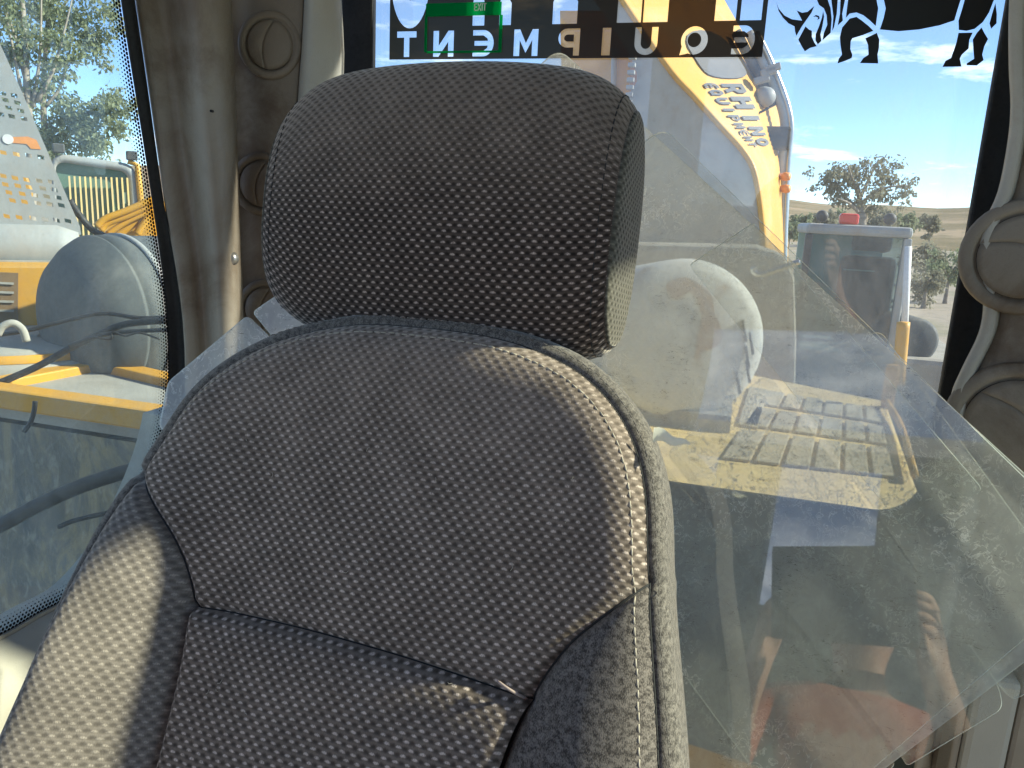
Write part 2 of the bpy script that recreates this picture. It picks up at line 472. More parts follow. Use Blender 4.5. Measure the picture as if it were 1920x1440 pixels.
MT['foldm'] = plain("fold_fabric", (0.34, 0.26, 0.23), 0.95)
MT['sheetC'] = clearpane("clear_plastic_strip", (0.95, 0.96, 0.95), (0.72, 0.74, 0.69), 0.35, 0.70, 0.10, 0.20, 6, (1, 1, 0.7), 1.0, speck=0.16)

# ================================================================== CAB
def struct(o): o["kind"] = "structure"; return o
# rear window opening in the plane Y = RY
RY = 1.10
GX0, GX1, GZ0, GZ1 = -0.548, 0.262, -0.372, 0.46
def rrect(x0, x1, z0, z1, r, k=8):
    out = []
    for (cx_, cz_, a0) in ((x1 - r, z0 + r, -90), (x1 - r, z1 - r, 0), (x0 + r, z1 - r, 90), (x0 + r, z0 + r, 180)):
        for j in range(k + 1):
            a = R(a0 + 90 * j / k)
            out.append((cx_ + r * math.cos(a), cz_ + r * math.sin(a)))
    return out
def ring(inner, outer, y0, y1):
    """frame between two outlines of equal count, y0 towards the room, y1 outside"""
    m = MB(); n = len(inner)
    v = [(x, y0, z) for x, z in inner] + [(x, y0, z) for x, z in outer] + [(x, y1, z) for x, z in inner] + [(x, y1, z) for x, z in outer]
    f = []
    for i in range(n):
        j = (i + 1) % n
        f += [(i, j, n + j, n + i), (2 * n + i, 3 * n + i, 3 * n + j, 2 * n + j), (i, 2 * n + i, 2 * n + j, j), (n + i, n + j, 3 * n + j, 3 * n + i)]
    return m.add(v, f)
rear = empty("rear_window", (-0.143, RY, GZ0), "cab rear window with black mirrored banner, rhino decal and rubber seal", "window")
gl_in = rrect(GX0, GX1, GZ0, GZ1, 0.055)
gl_out = rrect(GX0 - 0.012, GX1 + 0.012, GZ0 - 0.012, GZ1 + 0.012, 0.06)
gp = [(x, RY + 0.004, z) for x, z in gl_out]
pane = MB(); pane.add(gp, [list(range(len(gp)))])
pane.build("glass", MT['glass'], rear, rec=False)
seal_out = rrect(GX0 - 0.05, GX1 + 0.055, GZ0 - 0.05, GZ1 + 0.05, 0.08)
ring(gl_in, seal_out, RY - 0.012, RY + 0.0015).build("rubber_seal", MT['rubber'], rear, bev=0.003)
# rear wall round the window
rw_in = rrect(GX0 - 0.046, GX1 + 0.051, GZ0 - 0.046, GZ1 + 0.046, 0.078)
def boxring(pts, x0, x1, z0, z1):
    out = []
    cxm, czm = (GX0 + GX1) / 2, (GZ0 + GZ1) / 2
    for (x, z) in pts:
        dx, dz = x - cxm, z - czm
        k = min((x1 - cxm) / dx if dx > 0 else (x0 - cxm) / dx if dx < 0 else 1e9, (z1 - czm) / dz if dz > 0 else (z0 - czm) / dz if dz < 0 else 1e9)
        out.append((cxm + dx * k, czm + dz * k))
    return out
struct(ring(rw_in, boxring(rw_in, -0.745, 0.60, -1.25, 0.53), RY - 0.006, RY + 0.03).build("wall_rear", MT['wall'], None))

# left side window (its rear end) in the plane X = LX
LX = -0.72
E_B0 = [(200, -190), (225, 0), (245, 130), (268, 270), (290, 420), (306, 525), (316, 620), (318, 690), (312, 780), (285, 880), (225, 1010), (150, 1105), (70, 1152), (0, 1192), (-120, 1245)]
edge = smoothpts([PX(px, py, LX) for px, py in E_B0], 5)
side = empty("side_window", (LX, 0.45, -0.55), "left side window with dotted black border and view of yellow machinery", "window")
front_top = Vector((LX, 0.10, edge[0].z)); front_bot = Vector((LX, 0.10, edge[-1].z - 0.05))
sp_ = [e + Vector((-0.004, 0, 0)) for e in edge] + [front_bot + Vector((-0.004, 0, 0)), front_top + Vector((-0.004, 0, 0))]
sg = MB(); sg.add(sp_, [list(range(len(sp_)))]); sg.build("glass", MT['glassside'], side, rec=False)
# printed dot border: a strip along the glass edge, dots by UV in metres
def fritmat():
    m = M("dotted_border")
    sp2 = m.n.new("ShaderNodeSeparateXYZ"); m.l.new(m.coord("UV"), sp2.inputs[0])
    A = 0.0046
    yb = m.math('DIVIDE', sp2.outputs[1], A * 0.866)
    off = m.math('MULTIPLY', m.math('FLOORED_MODULO', m.math('FLOOR', yb), 2.0), 0.5)
    fx = m.math('SUBTRACT', m.math('FRACT', m.math('ADD', m.math('DIVIDE', sp2.outputs[0], A), off)), 0.5)
    fy = m.math('MULTIPLY', m.math('SUBTRACT', m.math('FRACT', yb), 0.5), 0.866)
    d = m.math('SQRT', m.math('ADD', m.math('MULTIPLY', fx, fx), m.math('MULTIPLY', fy, fy)))
    rad = m.math('MULTIPLY', m.math('SUBTRACT', 1.0, m.math('DIVIDE', sp2.outputs[1], 0.0235)), 0.50)
    a = m.math('GREATER_THAN', rad, d)
    tr = m.shader("ShaderNodeBsdfTransparent", Color=(1, 1, 1)); bl = m.shader("ShaderNodeBsdfDiffuse", Color=(0.012, 0.012, 0.012))
    m.surf(m.mixs(a, tr, bl)); return m.m
MT['frit'] = fritmat()
fv, fuv, ff = [], [], []
acc = 0.0
for i, e in enumerate(edge):
    t = (edge[min(i + 1, len(edge) - 1)] - edge[max(i - 1, 0)]).normalized()
    inn = Vector((0, -t.z, t.y)) if True else None      # in the window plane, towards the glass
    if inn.y > 0 and i < len(edge) * 0.6: inn = -inn
    inn = Vector((0, t.z, -t.y)); 
    if i > 0: acc += (e - edge[i - 1]).length
    for k, wd in enumerate((-0.001, 0.0235)):
        fv.append(e + inn * wd + Vector((-0.001, 0, 0))); fuv.append((acc, max(wd, 0) + 1e-4))
    if i: b = 2 * i; ff.append((b - 2, b - 1, b + 1, b))
mk("dotted_border", fv, ff, MT['frit'], side, uv=fuv)

# lofted trim between pixel-traced edges, each at its own depth
def interp(tab, y):
    if y <= tab[0][1]: return tab[0][0]
    for (x0, y0), (x1, y1) in zip(tab, tab[1:]):
        if y <= y1: return x0 + (x1 - x0) * (y - y0) / (y1 - y0)
    return tab[-1][0]
def loft(name, cols, mat, parent, close=None, sub=1, rows=None):
    """cols: list of vertical 3-D polylines with equal counts, swept into one sheet with thickness"""
    n = len(cols[0]); v = []; f = []
    for c in cols: v += c
    for i in range(len(cols) - 1):
        for j in range(n - 1):
            f.append((i * n + j, i * n + j + 1, (i + 1) * n + j + 1, (i + 1) * n + j))
    o = mk(name, v, f, mat, parent, True)
    sm = o.modifiers.new("solid", 'SOLIDIFY'); sm.thickness = 0.006; sm.offset = -1
    if sub: subd(o, sub)
    return o
ROWS = [-260, -130, 0, 100, 200, 300, 400, 500, 600, 700, 800, 950, 1150, 1400]
def colY(tab, Y): return [PY(interp(tab, y), y, Y) for y in ROWS]
def colX(tab, X): return [PX(interp(tab, y), y, X) for y in ROWS]
B0 = [(x, y) for x, y in E_B0[:9]] + [(300, 950), (285, 1150), (270, 1400)]
B1 = [(225, -190), (252, 0), (272, 130), (312, 420), (341, 560), (347, 690), (345, 800), (340, 1400)]
B2 = [(285, -190), (317, 0), (345, 250), (386, 525), (395, 700), (400, 1400)]
B2m = [(335, -190), (372, 0), (392, 250), (421, 525), (428, 700), (430, 1400)]
B3 = [(420, -190), (437, 0), (447, 250), (457, 525), (462, 700), (465, 1400)]
B4 = [(575, -190), (572, 0), (567, 90), (558, 190), (550, 260), (565, 340), (570, 420), (560, 520), (575, 700), (580, 1400)]
B5 = [(632, -190), (638, 0), (646, 60), (648, 120), (640, 200), (645, 300), (650, 420), (640, 560), (650, 800), (650, 1400)]
lp = empty("corner_pillar", (-0.68, 0.95, -0.9), "beige corner pillar with round air vents left of the headrest", "pillar")
loft("window_seal", [[p + Vector((0.001, 0, 0)) for p in colX(B0, LX)], [p + Vector((0.010, 0, 0)) for p in colX([(x - 10, y) for x, y in B1], LX)], colY(B1, 0.835)], MT['rubber'], lp)
loft("pillar_cover", [colY(B1, 0.833), colY([(x + 24, y) for x, y in B1], 0.842), colY([(x - 8, y) for x, y in B2], 0.862), colY(B2, 0.858), colY([((interp(B2, y) + interp(B2m, y)) / 2, y) for y in ROWS], 0.840), colY(B2m, 0.842),
                      colY([((interp(B3, y) * 0.6 + interp(B2m, y) * 0.4), y) for y in ROWS], 0.865), colY([(x - 5, y) for x, y in B3], 0.915), colY(B3, 0.945)], MT['trimgrey'], lp)
VPY = 0.962
loft("vent_panel", [colY([(x - 8, y) for x, y in B3], 0.950), colY([(x + 4, y) for x, y in B3], 0.958), colY([(x + 50, y) for x, y in B3], VPY), colY([(x - 20, y) for x, y in B4], VPY + 0.004), colY([(x - 2, y) for x, y in B4], 0.968)], MT['trim'], lp)
loft("trim_edge", [colY([(x - 3, y) for x, y in B4], 0.971), colY([(x + 3, y) for x, y in B4], 0.952), colY([(x + 14, y) for x, y in B4], 0.948), colY([(x - 12, y) for x, y in B5], 0.975), colY(B5, 0.99), colY([(x + 3, y) for x, y in B5], 1.05)], MT['trimlight'], lp)
def vent(c, ax, r, parent, ang, mat, flat=False):
    c = Vector(c); ax = Vector(ax).normalized()
    m = MB().lathe([(r * 1.02, -0.004), (r * 1.0, 0.001), (r * 0.97, 0.0028), (r * 0.86, 0.0034), (r * 0.80, 0.0026), (r * 0.77, -0.002), (r * 0.70, -0.003)], c, ax, 40)
    vr = m.build("vent", mat, parent, True)
    MB().lathe([(r * 0.74, -0.0025), (0.0001, -0.0025)], c, ax, 40).build("vent_well", MT['slit'], vr, True)
    # two flap halves with a slit between them
    a = ax.orthogonal().normalized(); b = ax.cross(a)
    def pt(q, h): return c + ax * h + (a * math.cos(q) + b * math.sin(q)) * r * 0.725
    for s, lim in ((1, 0.0), (-1, 0.0)):
        ptsf = []
        N = 24
        for k in range(N + 1):
            q = ang + s * math.pi * k / N
            ptsf.append((math.cos(q), math.sin(q)))
        # slit edge bowed
        for k in range(1, 10):
            t = k / 10
            x = -1 + 2 * t
            bow = 0.30 * (1 - x * x) - s * 0.018
            px_, py_ = x, bow
            ptsf.append((px_ * math.cos(ang) - py_ * math.sin(ang), px_ * math.sin(ang) + py_ * math.cos(ang)))
        cen = (sum(p[0] for p in ptsf) / len(ptsf), sum(p[1] for p in ptsf) / len(ptsf))
        rr = r * 0.735
        top = [c + ax * 0.0012 + (a * (p[0] * 0.985 + cen[0] * 0.015) + b * (p[1] * 0.985 + cen[1] * 0.015)) * rr for p in ptsf]
        mid = [c + ax * 0.0030 + (a * (p[0] * 0.8 + cen[0] * 0.2) + b * (p[1] * 0.8 + cen[1] * 0.2)) * rr for p in ptsf]
        n = len(top); mm = MB()
        mm.add(top + mid + [p - ax * 0.006 for p in top] + [c + ax * 0.0036 + (a * cen[0] + b * cen[1]) * rr], [(i, (i + 1) % n, n + (i + 1) % n, n + i) for i in range(n)] + [(n + i, n + (i + 1) % n, 3 * n) for i in range(n)] + [(i, 2 * n + i, 2 * n + (i + 1) % n, (i + 1) % n) for i in range(n)])
        mm.build("flap", mat, vr, True)
    return vr
vax = Vector((0.25, -1, 0.05))
for (px_, py_, r_) in ((506, 84, 0.043), (492, 345, 0.043), (500, 580, 0.043)):
    vent(PY(px_, py_, 0.9595), vax, r_, lp, R(215), MT['trim'])
bp = PY(432, 485, 0.868)
MB().lathe([(0.0001, 0.006), (0.004, 0.0058), (0.0075, 0.004), (0.009, 0.0005), (0.009, -0.006)], bp, (0.25, -1, 0), 20).build("bolt", MT['bolt'], lp, True)
MB().lathe([(0.0001, 0.0062), (0.0026, 0.0062), (0.0026, 0.004)], bp + Vector((0, -0.0004, 0)), (0.25, -1, 0), 6).build("bolt_socket", MT['slit'], lp)
for hx, hy, hr, hY in ((396, 208, 0.0016, 0.8385), (438, 210, 0.0015, 0.925)):
    MB().lathe([(0.0001, 0.001), (hr, 0.001), (hr, -0.004)], PY(hx, hy, hY), (0.2, -1, 0), 10).build("pin_hole", MT['slit'], lp)

# right corner
W5 = [(1908, -200), (1894, 0), (1893, 120), (1896, 200), (1890, 270), (1872, 360), (1845, 420), (1834, 465), (1838, 520), (1845, 570), (1836, 625), (1805, 690), (1785, 740), (1787, 790), (1799, 850), (1804, 930), (1792, 1010), (1772, 1080), (1752, 1180), (1735, 1300), (1715, 1440)]
rp = empty("corner_pillar", (0.36, 0.98, -0.9), "beige wavy corner pillar with two round vents right of the rear window", "pillar")
RROWS = [y for x, y in W5]
def wc(dx, Y, tab=W5): return smoothpts([PY(x + dx(y) if callable(dx) else x + dx, y, Y) for x, y in tab], 4)
loft("trim_edge", [wc(-2, 1.075), wc(0, 0.992), wc(4, 0.984), wc(16, 0.980), wc(26, 0.982), wc(32, 0.992)], MT['trimlight'], rp, sub=0)
loft("vent_panel", [wc(29, 0.990), wc(60, 0.984), wc(150, 0.975), wc(280, 0.93)], MT['trim'], rp, sub=0)
vent(PY(1921, 482, 0.9755), (-0.2, -1, 0.02), 0.062, rp, R(120), MT['trim'])
vent(PY(1905, 800, 0.970), (-0.2, -1, 0.05), 0.072, rp, R(95), MT['trim'])
# lower post under the right vents
lpx = [PY(q_, 1400, 0.93).x for q_ in (1788, 1806, 1896, 1990)]
MB().box(lpx[0], lpx[1] - 0.001, 0.935, 0.98, -1.2, -0.50).build("post_edge", MT['trimgrey'], rp, bev=0.003)
MB().box(lpx[1], lpx[2], 0.93, 0.98, -1.2, -0.50).build("lower_post", MT['trimlight'], rp, bev=0.008)
MB().box(lpx[2] + 0.002, lpx[3], 0.94, 0.98, -1.2, -0.48).build("grey_post", MT['trimgrey'], rp, bev=0.006)

# the side wall below the left window, roof, floor, door header and posts
sill = [e + Vector((0.002, 0, 0)) for e in edge if e.z < -0.28]
sw = MB()
botz = -1.25
lowv = sill + [Vector((LX + 0.002, sill[-1].y - 0.5, sill[-1].z - 0.1)), Vector((LX + 0.002, sill[-1].y - 0.5, botz)), Vector((LX + 0.002, 0.98, botz)), Vector((LX + 0.002, 0.98, sill[0].z))]
sw.prism(lowv, (-0.04, 0, 0))
struct(sw.build("wall_side", MT['trimlight'], None))
ledge = MB()
lo_e = [e for e in edge if e.z < -0.36]
a_ = [e + Vector((0.003, 0, -0.004)) for e in lo_e]; b_ = [e + Vector((0.035, 0, -0.02)) for e in lo_e]; c_ = [e + Vector((0.05, 0, -0.06)) for e in lo_e]; d_ = [e + Vector((0.03, 0, -0.25)) for e in lo_e]
nn = len(lo_e)
ledge.add(a_ + b_ + c_ + d_, [(k * nn + i, k * nn + i + 1, (k + 1) * nn + i + 1, (k + 1) * nn + i) for k in range(3) for i in range(nn - 1)])
lo = ledge.build("window_ledge", MT['trimlight'], None, True, rec=True)
struct(lo)
rf = MB()  # unseen roof; narrowed for sun on the deck, hatch opened for top light
for a_b in ((-0.75, 0.60, 0.05, 1.13), (-0.75, -0.62, -0.62, 0.05), (0.34, 0.60, -0.62, 0.05), (-0.62, 0.34, -0.62, -0.50)):
    rf.box(*a_b, 0.535, 0.60)
struct(rf.build("roof", MT['trimlight'], None))
dw = empty("door_window", (0.48, 0.2, -0.7), "tinted glass of the cab door, out of the picture on the right", "window")
MB().add([(0.475, -0.45, -0.7), (0.475, 0.935, -0.7), (0.475, 0.935, 0.37), (0.475, -0.45, 0.37)], [(0, 1, 2, 3)]).build("glass", MT['glassdoor'], dw, rec=False)
struct(MB().box(-0.86, 0.60, -0.62, 1.13, -1.32, -1.255).build("floor", MT['dust'], None))
# unseen cab front: dash, added posts and openings shaped for the reflected sky
struct(MB().box(-0.36, 0.60, -0.62, -0.56, -1.25, 0.06).build("wall_front", MT['wall'], None))
struct(MB().box(-0.36, -0.18, -0.62, -0.56, 0.062, 0.534).build("sky_mask_post", MT['wall'], None))
struct(MB().box(0.10, 0.60, -0.62, -0.56, 0.062, 0.534).build("sky_mask_post", MT['wall'], None))
struct(MB().box(0.44, 0.52, -0.45, 1.07, 0.36, 0.534).build("door_header", MT['trim'], None))
struct(MB().box(0.44, 0.52, 0.93, 1.07, -1.25, 0.358).build("door_post", MT['trim'], None))

# ================================================================== WINDOW GRAPHICS
def G(px, py, d=0.0025): return PY(px, py, RY - d)
def flat_with_holes(name, splines, mat, parent, yoff):
    """splines: closed outlines as (X,Z) lists; even-odd fill"""
    cu = bpy.data.curves.new(name, 'CURVE'); cu.dimensions = '2D'; cu.fill_mode = 'BOTH'
    for s in splines:
        sp3 = cu.splines.new('POLY'); sp3.points.add(len(s) - 1); sp3.use_cyclic_u = True
        for p, q in zip(sp3.points, s): p.co = (q[0], q[1], 0, 1)
    tmp = bpy.data.objects.new("tmp", cu); col.objects.link(tmp)
    dg = bpy.context.evaluated_depsgraph_get()
    me = bpy.data.meshes.new_from_object(tmp.evaluated_get(dg))
    vs = [(v.co.x, yoff, v.co.y) for v in me.vertices]
    fs = [list(p.vertices) for p in me.polygons]
    bpy.data.objects.remove(tmp); bpy.data.curves.remove(cu); bpy.data.meshes.remove(me)
    return mk(name, vs, fs, mat, parent)
def vinyl():
    m = M("black_vinyl")
    tr = m.shader("ShaderNodeBsdfTransparent", Color=(0.085, 0.06, 0.035))
    m.set(color=(0.012, 0.012, 0.012), rough=0.35, spec=0.4)
    m.surf(m.mixs(0.5, m.b.outputs[0], tr)); return m.m
MT['vinyl'] = vinyl()
def vinyl_solid():
    m = M("black_decal"); m.set(color=(0.012, 0.013, 0.012), rough=0.35, spec=0.4); return m.m
MT['decal'] = vinyl_solid()
def g2(px, py):
    p = G(px, py); return (p.x, p.z)
bz = g2(1080, 109)[1]
bx0, bx1 = g2(730, 60)[0], g2(1434, 60)[0]
spl = [[(bx0, bz), (bx1, bz), (bx1, GZ1 - 0.002), (bx0, GZ1 - 0.002)]]
# small line of letters, cut out of the vinyl and seen from behind
lh = 0.0345; lz = bz + 0.0035
def arcpts(cx_, cz_, rx, rz, a0, a1, n=12): return [(cx_ + rx * math.cos(R(a0 + (a1 - a0) * i / n)), cz_ + rz * math.sin(R(a0 + (a1 - a0) * i / n))) for i in range(n + 1)]
def letter(ch, w_):           # outlines in a w x 1 box, stroke .22, reading normally
    s = 0.24; k = 0.24
    if ch == 'T': return [[(0, 1), (w_, 1), (w_, 1 - s), (w_ / 2 + k / 2, 1 - s), (w_ / 2 + k / 2, 0), (w_ / 2 - k / 2, 0), (w_ / 2 - k / 2, 1 - s), (0, 1 - s)]]
    if ch == 'I': return [[(0, 0), (w_, 0), (w_, 1), (0, 1)]]
    if ch == 'N': return [[(0, 0), (k, 0), (k, 0.58), (w_ - k, 0), (w_, 0), (w_, 1), (w_ - k, 1), (w_ - k, 0.42), (k, 1), (0, 1)]]
    if ch == 'M': return [[(0, 0), (k, 0), (k, 0.60), (w_ / 2, 0.12), (w_ - k, 0.60), (w_ - k, 0), (w_, 0), (w_, 1), (w_ - k, 1), (w_ / 2, 0.48), (k, 1), (0, 1)]]
    if ch == 'U': return [[(0, 1), (0, 0.4)] + arcpts(w_ / 2, 0.42, w_ / 2, 0.42, 180, 360) + [(w_, 1), (w_ - k, 1), (w_ - k, 0.45)] + arcpts(w_ / 2, 0.44, w_ / 2 - k, 0.22, 360, 180) + [(k, 1)]]
    if ch == 'E': return [[(w_, 0), (0.45 * w_, 0)] + arcpts(0.5 * w_, 0.5, 0.5 * w_, 0.5, 268, 92, 16) + [(w_, 1), (w_, 0.80), (0.5 * w_, 0.80), (0.30 * w_, 0.68), (0.28 * w_, 0.59), (w_ * 0.92, 0.59), (w_ * 0.92, 0.41), (0.28 * w_, 0.41), (0.30 * w_, 0.32), (0.5 * w_, 0.20), (w_, 0.20)]]
    if ch == 'P': return [[(0, 0), (k, 0), (k, 0.30), (0.6 * w_, 0.30)] + arcpts(w_ - 0.36, 0.65, 0.36, 0.35, -90, 90) + [(0, 1)],
                          [(k, 0.52), (0.6 * w_, 0.52)] + arcpts(w_ - 0.38, 0.65, 0.15, 0.13, -90, 90, 6) + [(k, 0.78)]]
    if ch == 'Q': return [arcpts(w_ / 2, 0.5, w_ / 2, 0.5, -25, 295, 24) + [(w_ * 0.80, 0.02), (w_ * 1.02, -0.02), (w_ * 0.98, 0.16)], arcpts(w_ / 2, 0.52, w_ / 2 - k, 0.26, 0, 345, 18)]
for ch, p0, p1 in (('E', 1372, 1414), ('Q', 1276, 1326), ('U', 1189, 1232), ('I', 1128, 1144), ('P', 1046, 1086), ('M', 963, 1008), ('E', 886, 925), ('N', 812, 850), ('T', 744, 780)):
    x0_, x1_ = g2(p0, 85)[0], g2(p1, 85)[0]
    wd_ = (x1_ - x0_) / lh
    for o_ in letter(ch, wd_):
        spl.append([(x1_ - a * lh, lz + b * lh) for a, b in o_])
# big slab letters, only their feet show under the top of the picture
LBZ, LTZ = g2(1080, 44)[1], GZ1 - 0.03
def slab(p0, p1, x0f=0.0): return g2(p0, 40)[0], g2(p1, 40)[0]
def big(o_): spl.append(o_)
def foot(x0_, x1_, s0, s1):   # a stem with slab foot
    fz = LBZ + 0.028
    return [(x0_, LBZ), (x1_, LBZ), (x1_, fz), (s1, fz + 0.006), (s1, LTZ - 0.03), (x1_, LTZ - 0.026), (x1_, LTZ), (x0_, LTZ), (x0_, LTZ - 0.026), (s0, LTZ - 0.03), (s0, fz + 0.006), (x0_, fz)]
def X_(p): return g2(p, 30)[0]
big(foot(X_(1036), X_(1082), X_(1040), X_(1075)))
for a0, a1, s0, s1 in ((1157, 1202, 1164, 1195), (1206, 1252, 1213, 1243), (1340, 1380, 1352, 1378), (1388, 1434, 1394, 1424), (886, 908, 887, 906), (936, 958, 938, 953)):
    if a0 == 1388: a1, s1 = 1428, 1420
    big(foot(X_(a0), X_(a1), X_(s0), X_(s1)))
ocx, orx = (X_(733) + X_(804)) / 2, (X_(804) - X_(733)) / 2
big([(ocx - orx, LTZ - 0.05), (ocx - orx, LBZ + 0.07)] + arcpts(ocx, LBZ + 0.06, orx, 0.062, 180, 360, 20) + [(ocx + orx, LTZ - 0.05)] + arcpts(ocx, LTZ - 0.05, orx, 0.05, 0, 180, 16)[1:-1])
big(arcpts(ocx, (LBZ + LTZ) / 2, 0.007, (LTZ - LBZ) / 2 - 0.035, 0, 345, 24))
flat_with_holes("lettered_banner", spl, MT['vinyl'], rear, RY - 0.0015)
# exit sticker
def greenm():
    m = M("green_sticker")
    m.surf(m.mixs(0.6, m.shader("ShaderNodeBsdfDiffuse", Color=(0.0, 0.33, 0.10)), m.mixs(0.5, m.shader("ShaderNodeBsdfTranslucent", Color=(0.02, 0.75, 0.28)), m.shader("ShaderNodeBsdfTransparent", Color=(0.1, 0.8, 0.35)))))
    return m.m
MT['green'] = greenm()
def quadpx(name, a, b, mat, parent, d):
    p0, p1 = G(*a, d), G(*b, d)
    return MB().box(min(p0.x, p1.x), max(p0.x, p1.x), p0.y - 0.0004, p0.y, min(p0.z, p1.z), max(p0.z, p1.z)).build(name, mat, parent)
ex = quadpx("exit_sticker", (799, 7), (940, 28), MT['green'], rear, 0.004)
for a, b in (((797, 28), (800, 98)), ((937, 28), (940, 98)), ((800, 96), (937, 98.5))):
    quadpx("sticker_border", a, b, MT['green'], ex, 0.004)
# EXIT in white strokes, readable from inside
ew = 0.0052; eh = 0.0098; est = 0.0013
e0 = G(889, 20.5, 0.0048)
def bar(m, x0_, z0_, x1_, z1_, t=est):
    a = Vector((e0.x + x0_, e0.y, e0.z + z0_)); b = Vector((e0.x + x1_, e0.y, e0.z + z1_))
    d_ = (b - a).normalized(); n_ = Vector((-d_.z, 0, d_.x)) * t / 2
    m.prism([a - n_, b - n_, b + n_, a + n_], (0, -0.0003, 0))
mt = MB()
for z_ in (0.0007, eh / 2, eh - 0.0007): bar(mt, 0, z_, ew * 0.75, z_)
bar(mt, 0.0006, 0, 0.0006, eh)
bar(mt, ew * 1.0, 0, ew * 1.9, eh); bar(mt, ew * 1.0, eh, ew * 1.9, 0)
bar(mt, ew * 2.25, 0, ew * 2.25, eh)
bar(mt, ew * 2.55, eh - 0.0007, ew * 3.4, eh - 0.0007); bar(mt, ew * 2.97, 0, ew * 2.97, eh)
mt.build("exit_lettering", MT['white'], ex)
# rhino decal, traced
def cpx(c): return (1430 + c[0] / 3.918, c[1] / 3.918)
RH = [[(100, 12), (118, 62), (160, 112), (215, 140), (290, 150), (275, 120), (250, 75), (290, 92), (330, 85), (380, 42), (360, 90), (325, 140), (290, 190), (248, 262), (238, 230), (234, 192), (190, 170), (150, 130), (118, 80)],
      [(315, 192), (340, 215), (362, 225), (362, 270), (380, 310), (398, 338), (350, 350), (310, 376), (285, 335), (262, 290)],
      [(445, 80), (452, 120), (440, 190), (425, 250), (432, 300), (405, 325), (388, 295), (390, 250), (415, 190), (435, 130)],
      [(370, 122), (392, 108), (415, 116), (420, 134), (402, 145), (408, 128), (390, 120)],
      [(405, -250), (480, -250), (480, 0), (500, 60), (508, 140), (500, 240), (440, 295), (450, 240), (475, 180), (470, 110), (450, 60), (415, 35), (400, 0)],
      [(505, -250), (552, -250), (552, 0), (545, 100), (525, 200), (512, 225), (520, 120), (505, 0)],
      [(572, -250), (605, -250), (605, 0), (585, 100), (590, 150), (552, 185), (568, 100), (572, 0)],
      [(628, -250), (838, -250), (838, 0), (850, 60), (840, 130), (832, 190), (790, 150), (740, 110), (690, 90), (640, 98), (612, 130), (620, 60), (628, 0)],
      [(892, -250), (1455, -250), (1455, 0), (1430, 80), (1410, 148), (1300, 185), (1150, 215), (1000, 228), (862, 215), (890, 130), (905, 60), (892, 0)],
      [(640, 135), (690, 122), (730, 150), (780, 190), (815, 225), (740, 255), (660, 280), (648, 300), (645, 360), (660, 400), (655, 425), (610, 445), (550, 465), (560, 430), (583, 400), (572, 330), (568, 270), (585, 200)],
      [(755, 280), (840, 240), (858, 290), (855, 350), (845, 400), (850, 465), (715, 462), (740, 425), (778, 400), (775, 330)],
      [(1485, -250), (1720, -250), (1700, 0), (1665, 90), (1620, 160), (1560, 210), (1500, 225), (1442, 218), (1440, 150), (1465, 70), (1485, 0)],
      [(1440, 240), (1545, 238), (1520, 290), (1515, 355), (1465, 400), (1450, 430), (1462, 488), (1322, 490), (1345, 445), (1385, 425), (1405, 370), (1425, 310)],
      [(1610, 200), (1630, 240), (1658, 285), (1630, 340), (1615, 400), (1625, 440), (1575, 480), (1500, 478), (1500, 465), (1555, 430), (1550, 370), (1545, 290), (1575, 240)],
      [(1712, 20), (1722, 100), (1720, 170), (1680, 210), (1668, 170), (1690, 90)]]
flat_with_holes("rhino_decal", [[g2(*cpx(c)) for c in s] for s in RH], MT['decal'], rear, RY - 0.0015)

# ================================================================== SEAT
REC = R(25.0); SYAW = R(5.0)
SO = Vector((-0.253, 0.60, -0.088))
SS = Vector((math.cos(SYAW), -math.sin(SYAW), 0)); SH = Vector((math.sin(SYAW), math.cos(SYAW), 0))
ST = SH * math.sin(REC) + Vector((0, 0, math.cos(REC))); SN = SH * -math.cos(REC) + Vector((0, 0, math.sin(REC)))
def warp(s, t):                   # the padding is fuller on the window side
    w_ = min(max((abs(s) - 0.13) / 0.10, 0.0), 1.3)
    q_ = min(max((-t - 0.15) / 0.20, 0.0), 1.0); q_ = q_ * q_ * (3 - 2 * q_)
    return s * (1 + ((0.945 + 0.055 * q_ if s > 0 else 1.105 - 0.19 * q_) - 1) * w_)
def SP(s, t, n): s = warp(s, t); return SO + SS * s + ST * t + SN * n
def res(poly, n):              # resample a 2-D polyline by arc length
    P = np.array(poly, float); d = np.concatenate([[0], np.cumsum(np.hypot(*np.diff(P, axis=0).T))])
    q = np.linspace(0, d[-1], n)
    return np.stack([np.interp(q, d, P[:, 0]), np.interp(q, d, P[:, 1])], 1)
def sm2(poly, k=8): return np.array([(p.x, p.y) for p in smoothpts([(a, b, 0) for a, b in poly], k)])
OUT = sm2([(0, -0.005), (0.05, -0.0065), (0.093, -0.013), (0.137, -0.028), (0.174, -0.052), (0.201, -0.083), (0.218, -0.122), (0.230, -0.178), (0.239, -0.228), (0.250, -0.30), (0.262, -0.39), (0.272, -0.52)])
WNG = sm2([(0.2298, -0.178), (0.206, -0.199), (0.178, -0.226), (0.160, -0.254), (0.150, -0.280), (0.143, -0.31), (0.138, -0.36), (0.135, -0.43), (0.138, -0.52)])
TH = -0.275
def mir(P): return P * np.array([-1, 1])
OUTL = np.concatenate([mir(OUT)[::-1], OUT[1:]])
iw = np.argmin(np.hypot(*(OUT - WNG[0]).T))
wtop = WNG[WNG[:, 1] >= TH]; wlow = WNG[WNG[:, 1] <= TH]
wc_ = np.array([[np.interp(-TH, -WNG[:, 1], WNG[:, 0]), TH]])
wtop = np.concatenate([wtop, wc_]); wlow = np.concatenate([wc_, wlow])
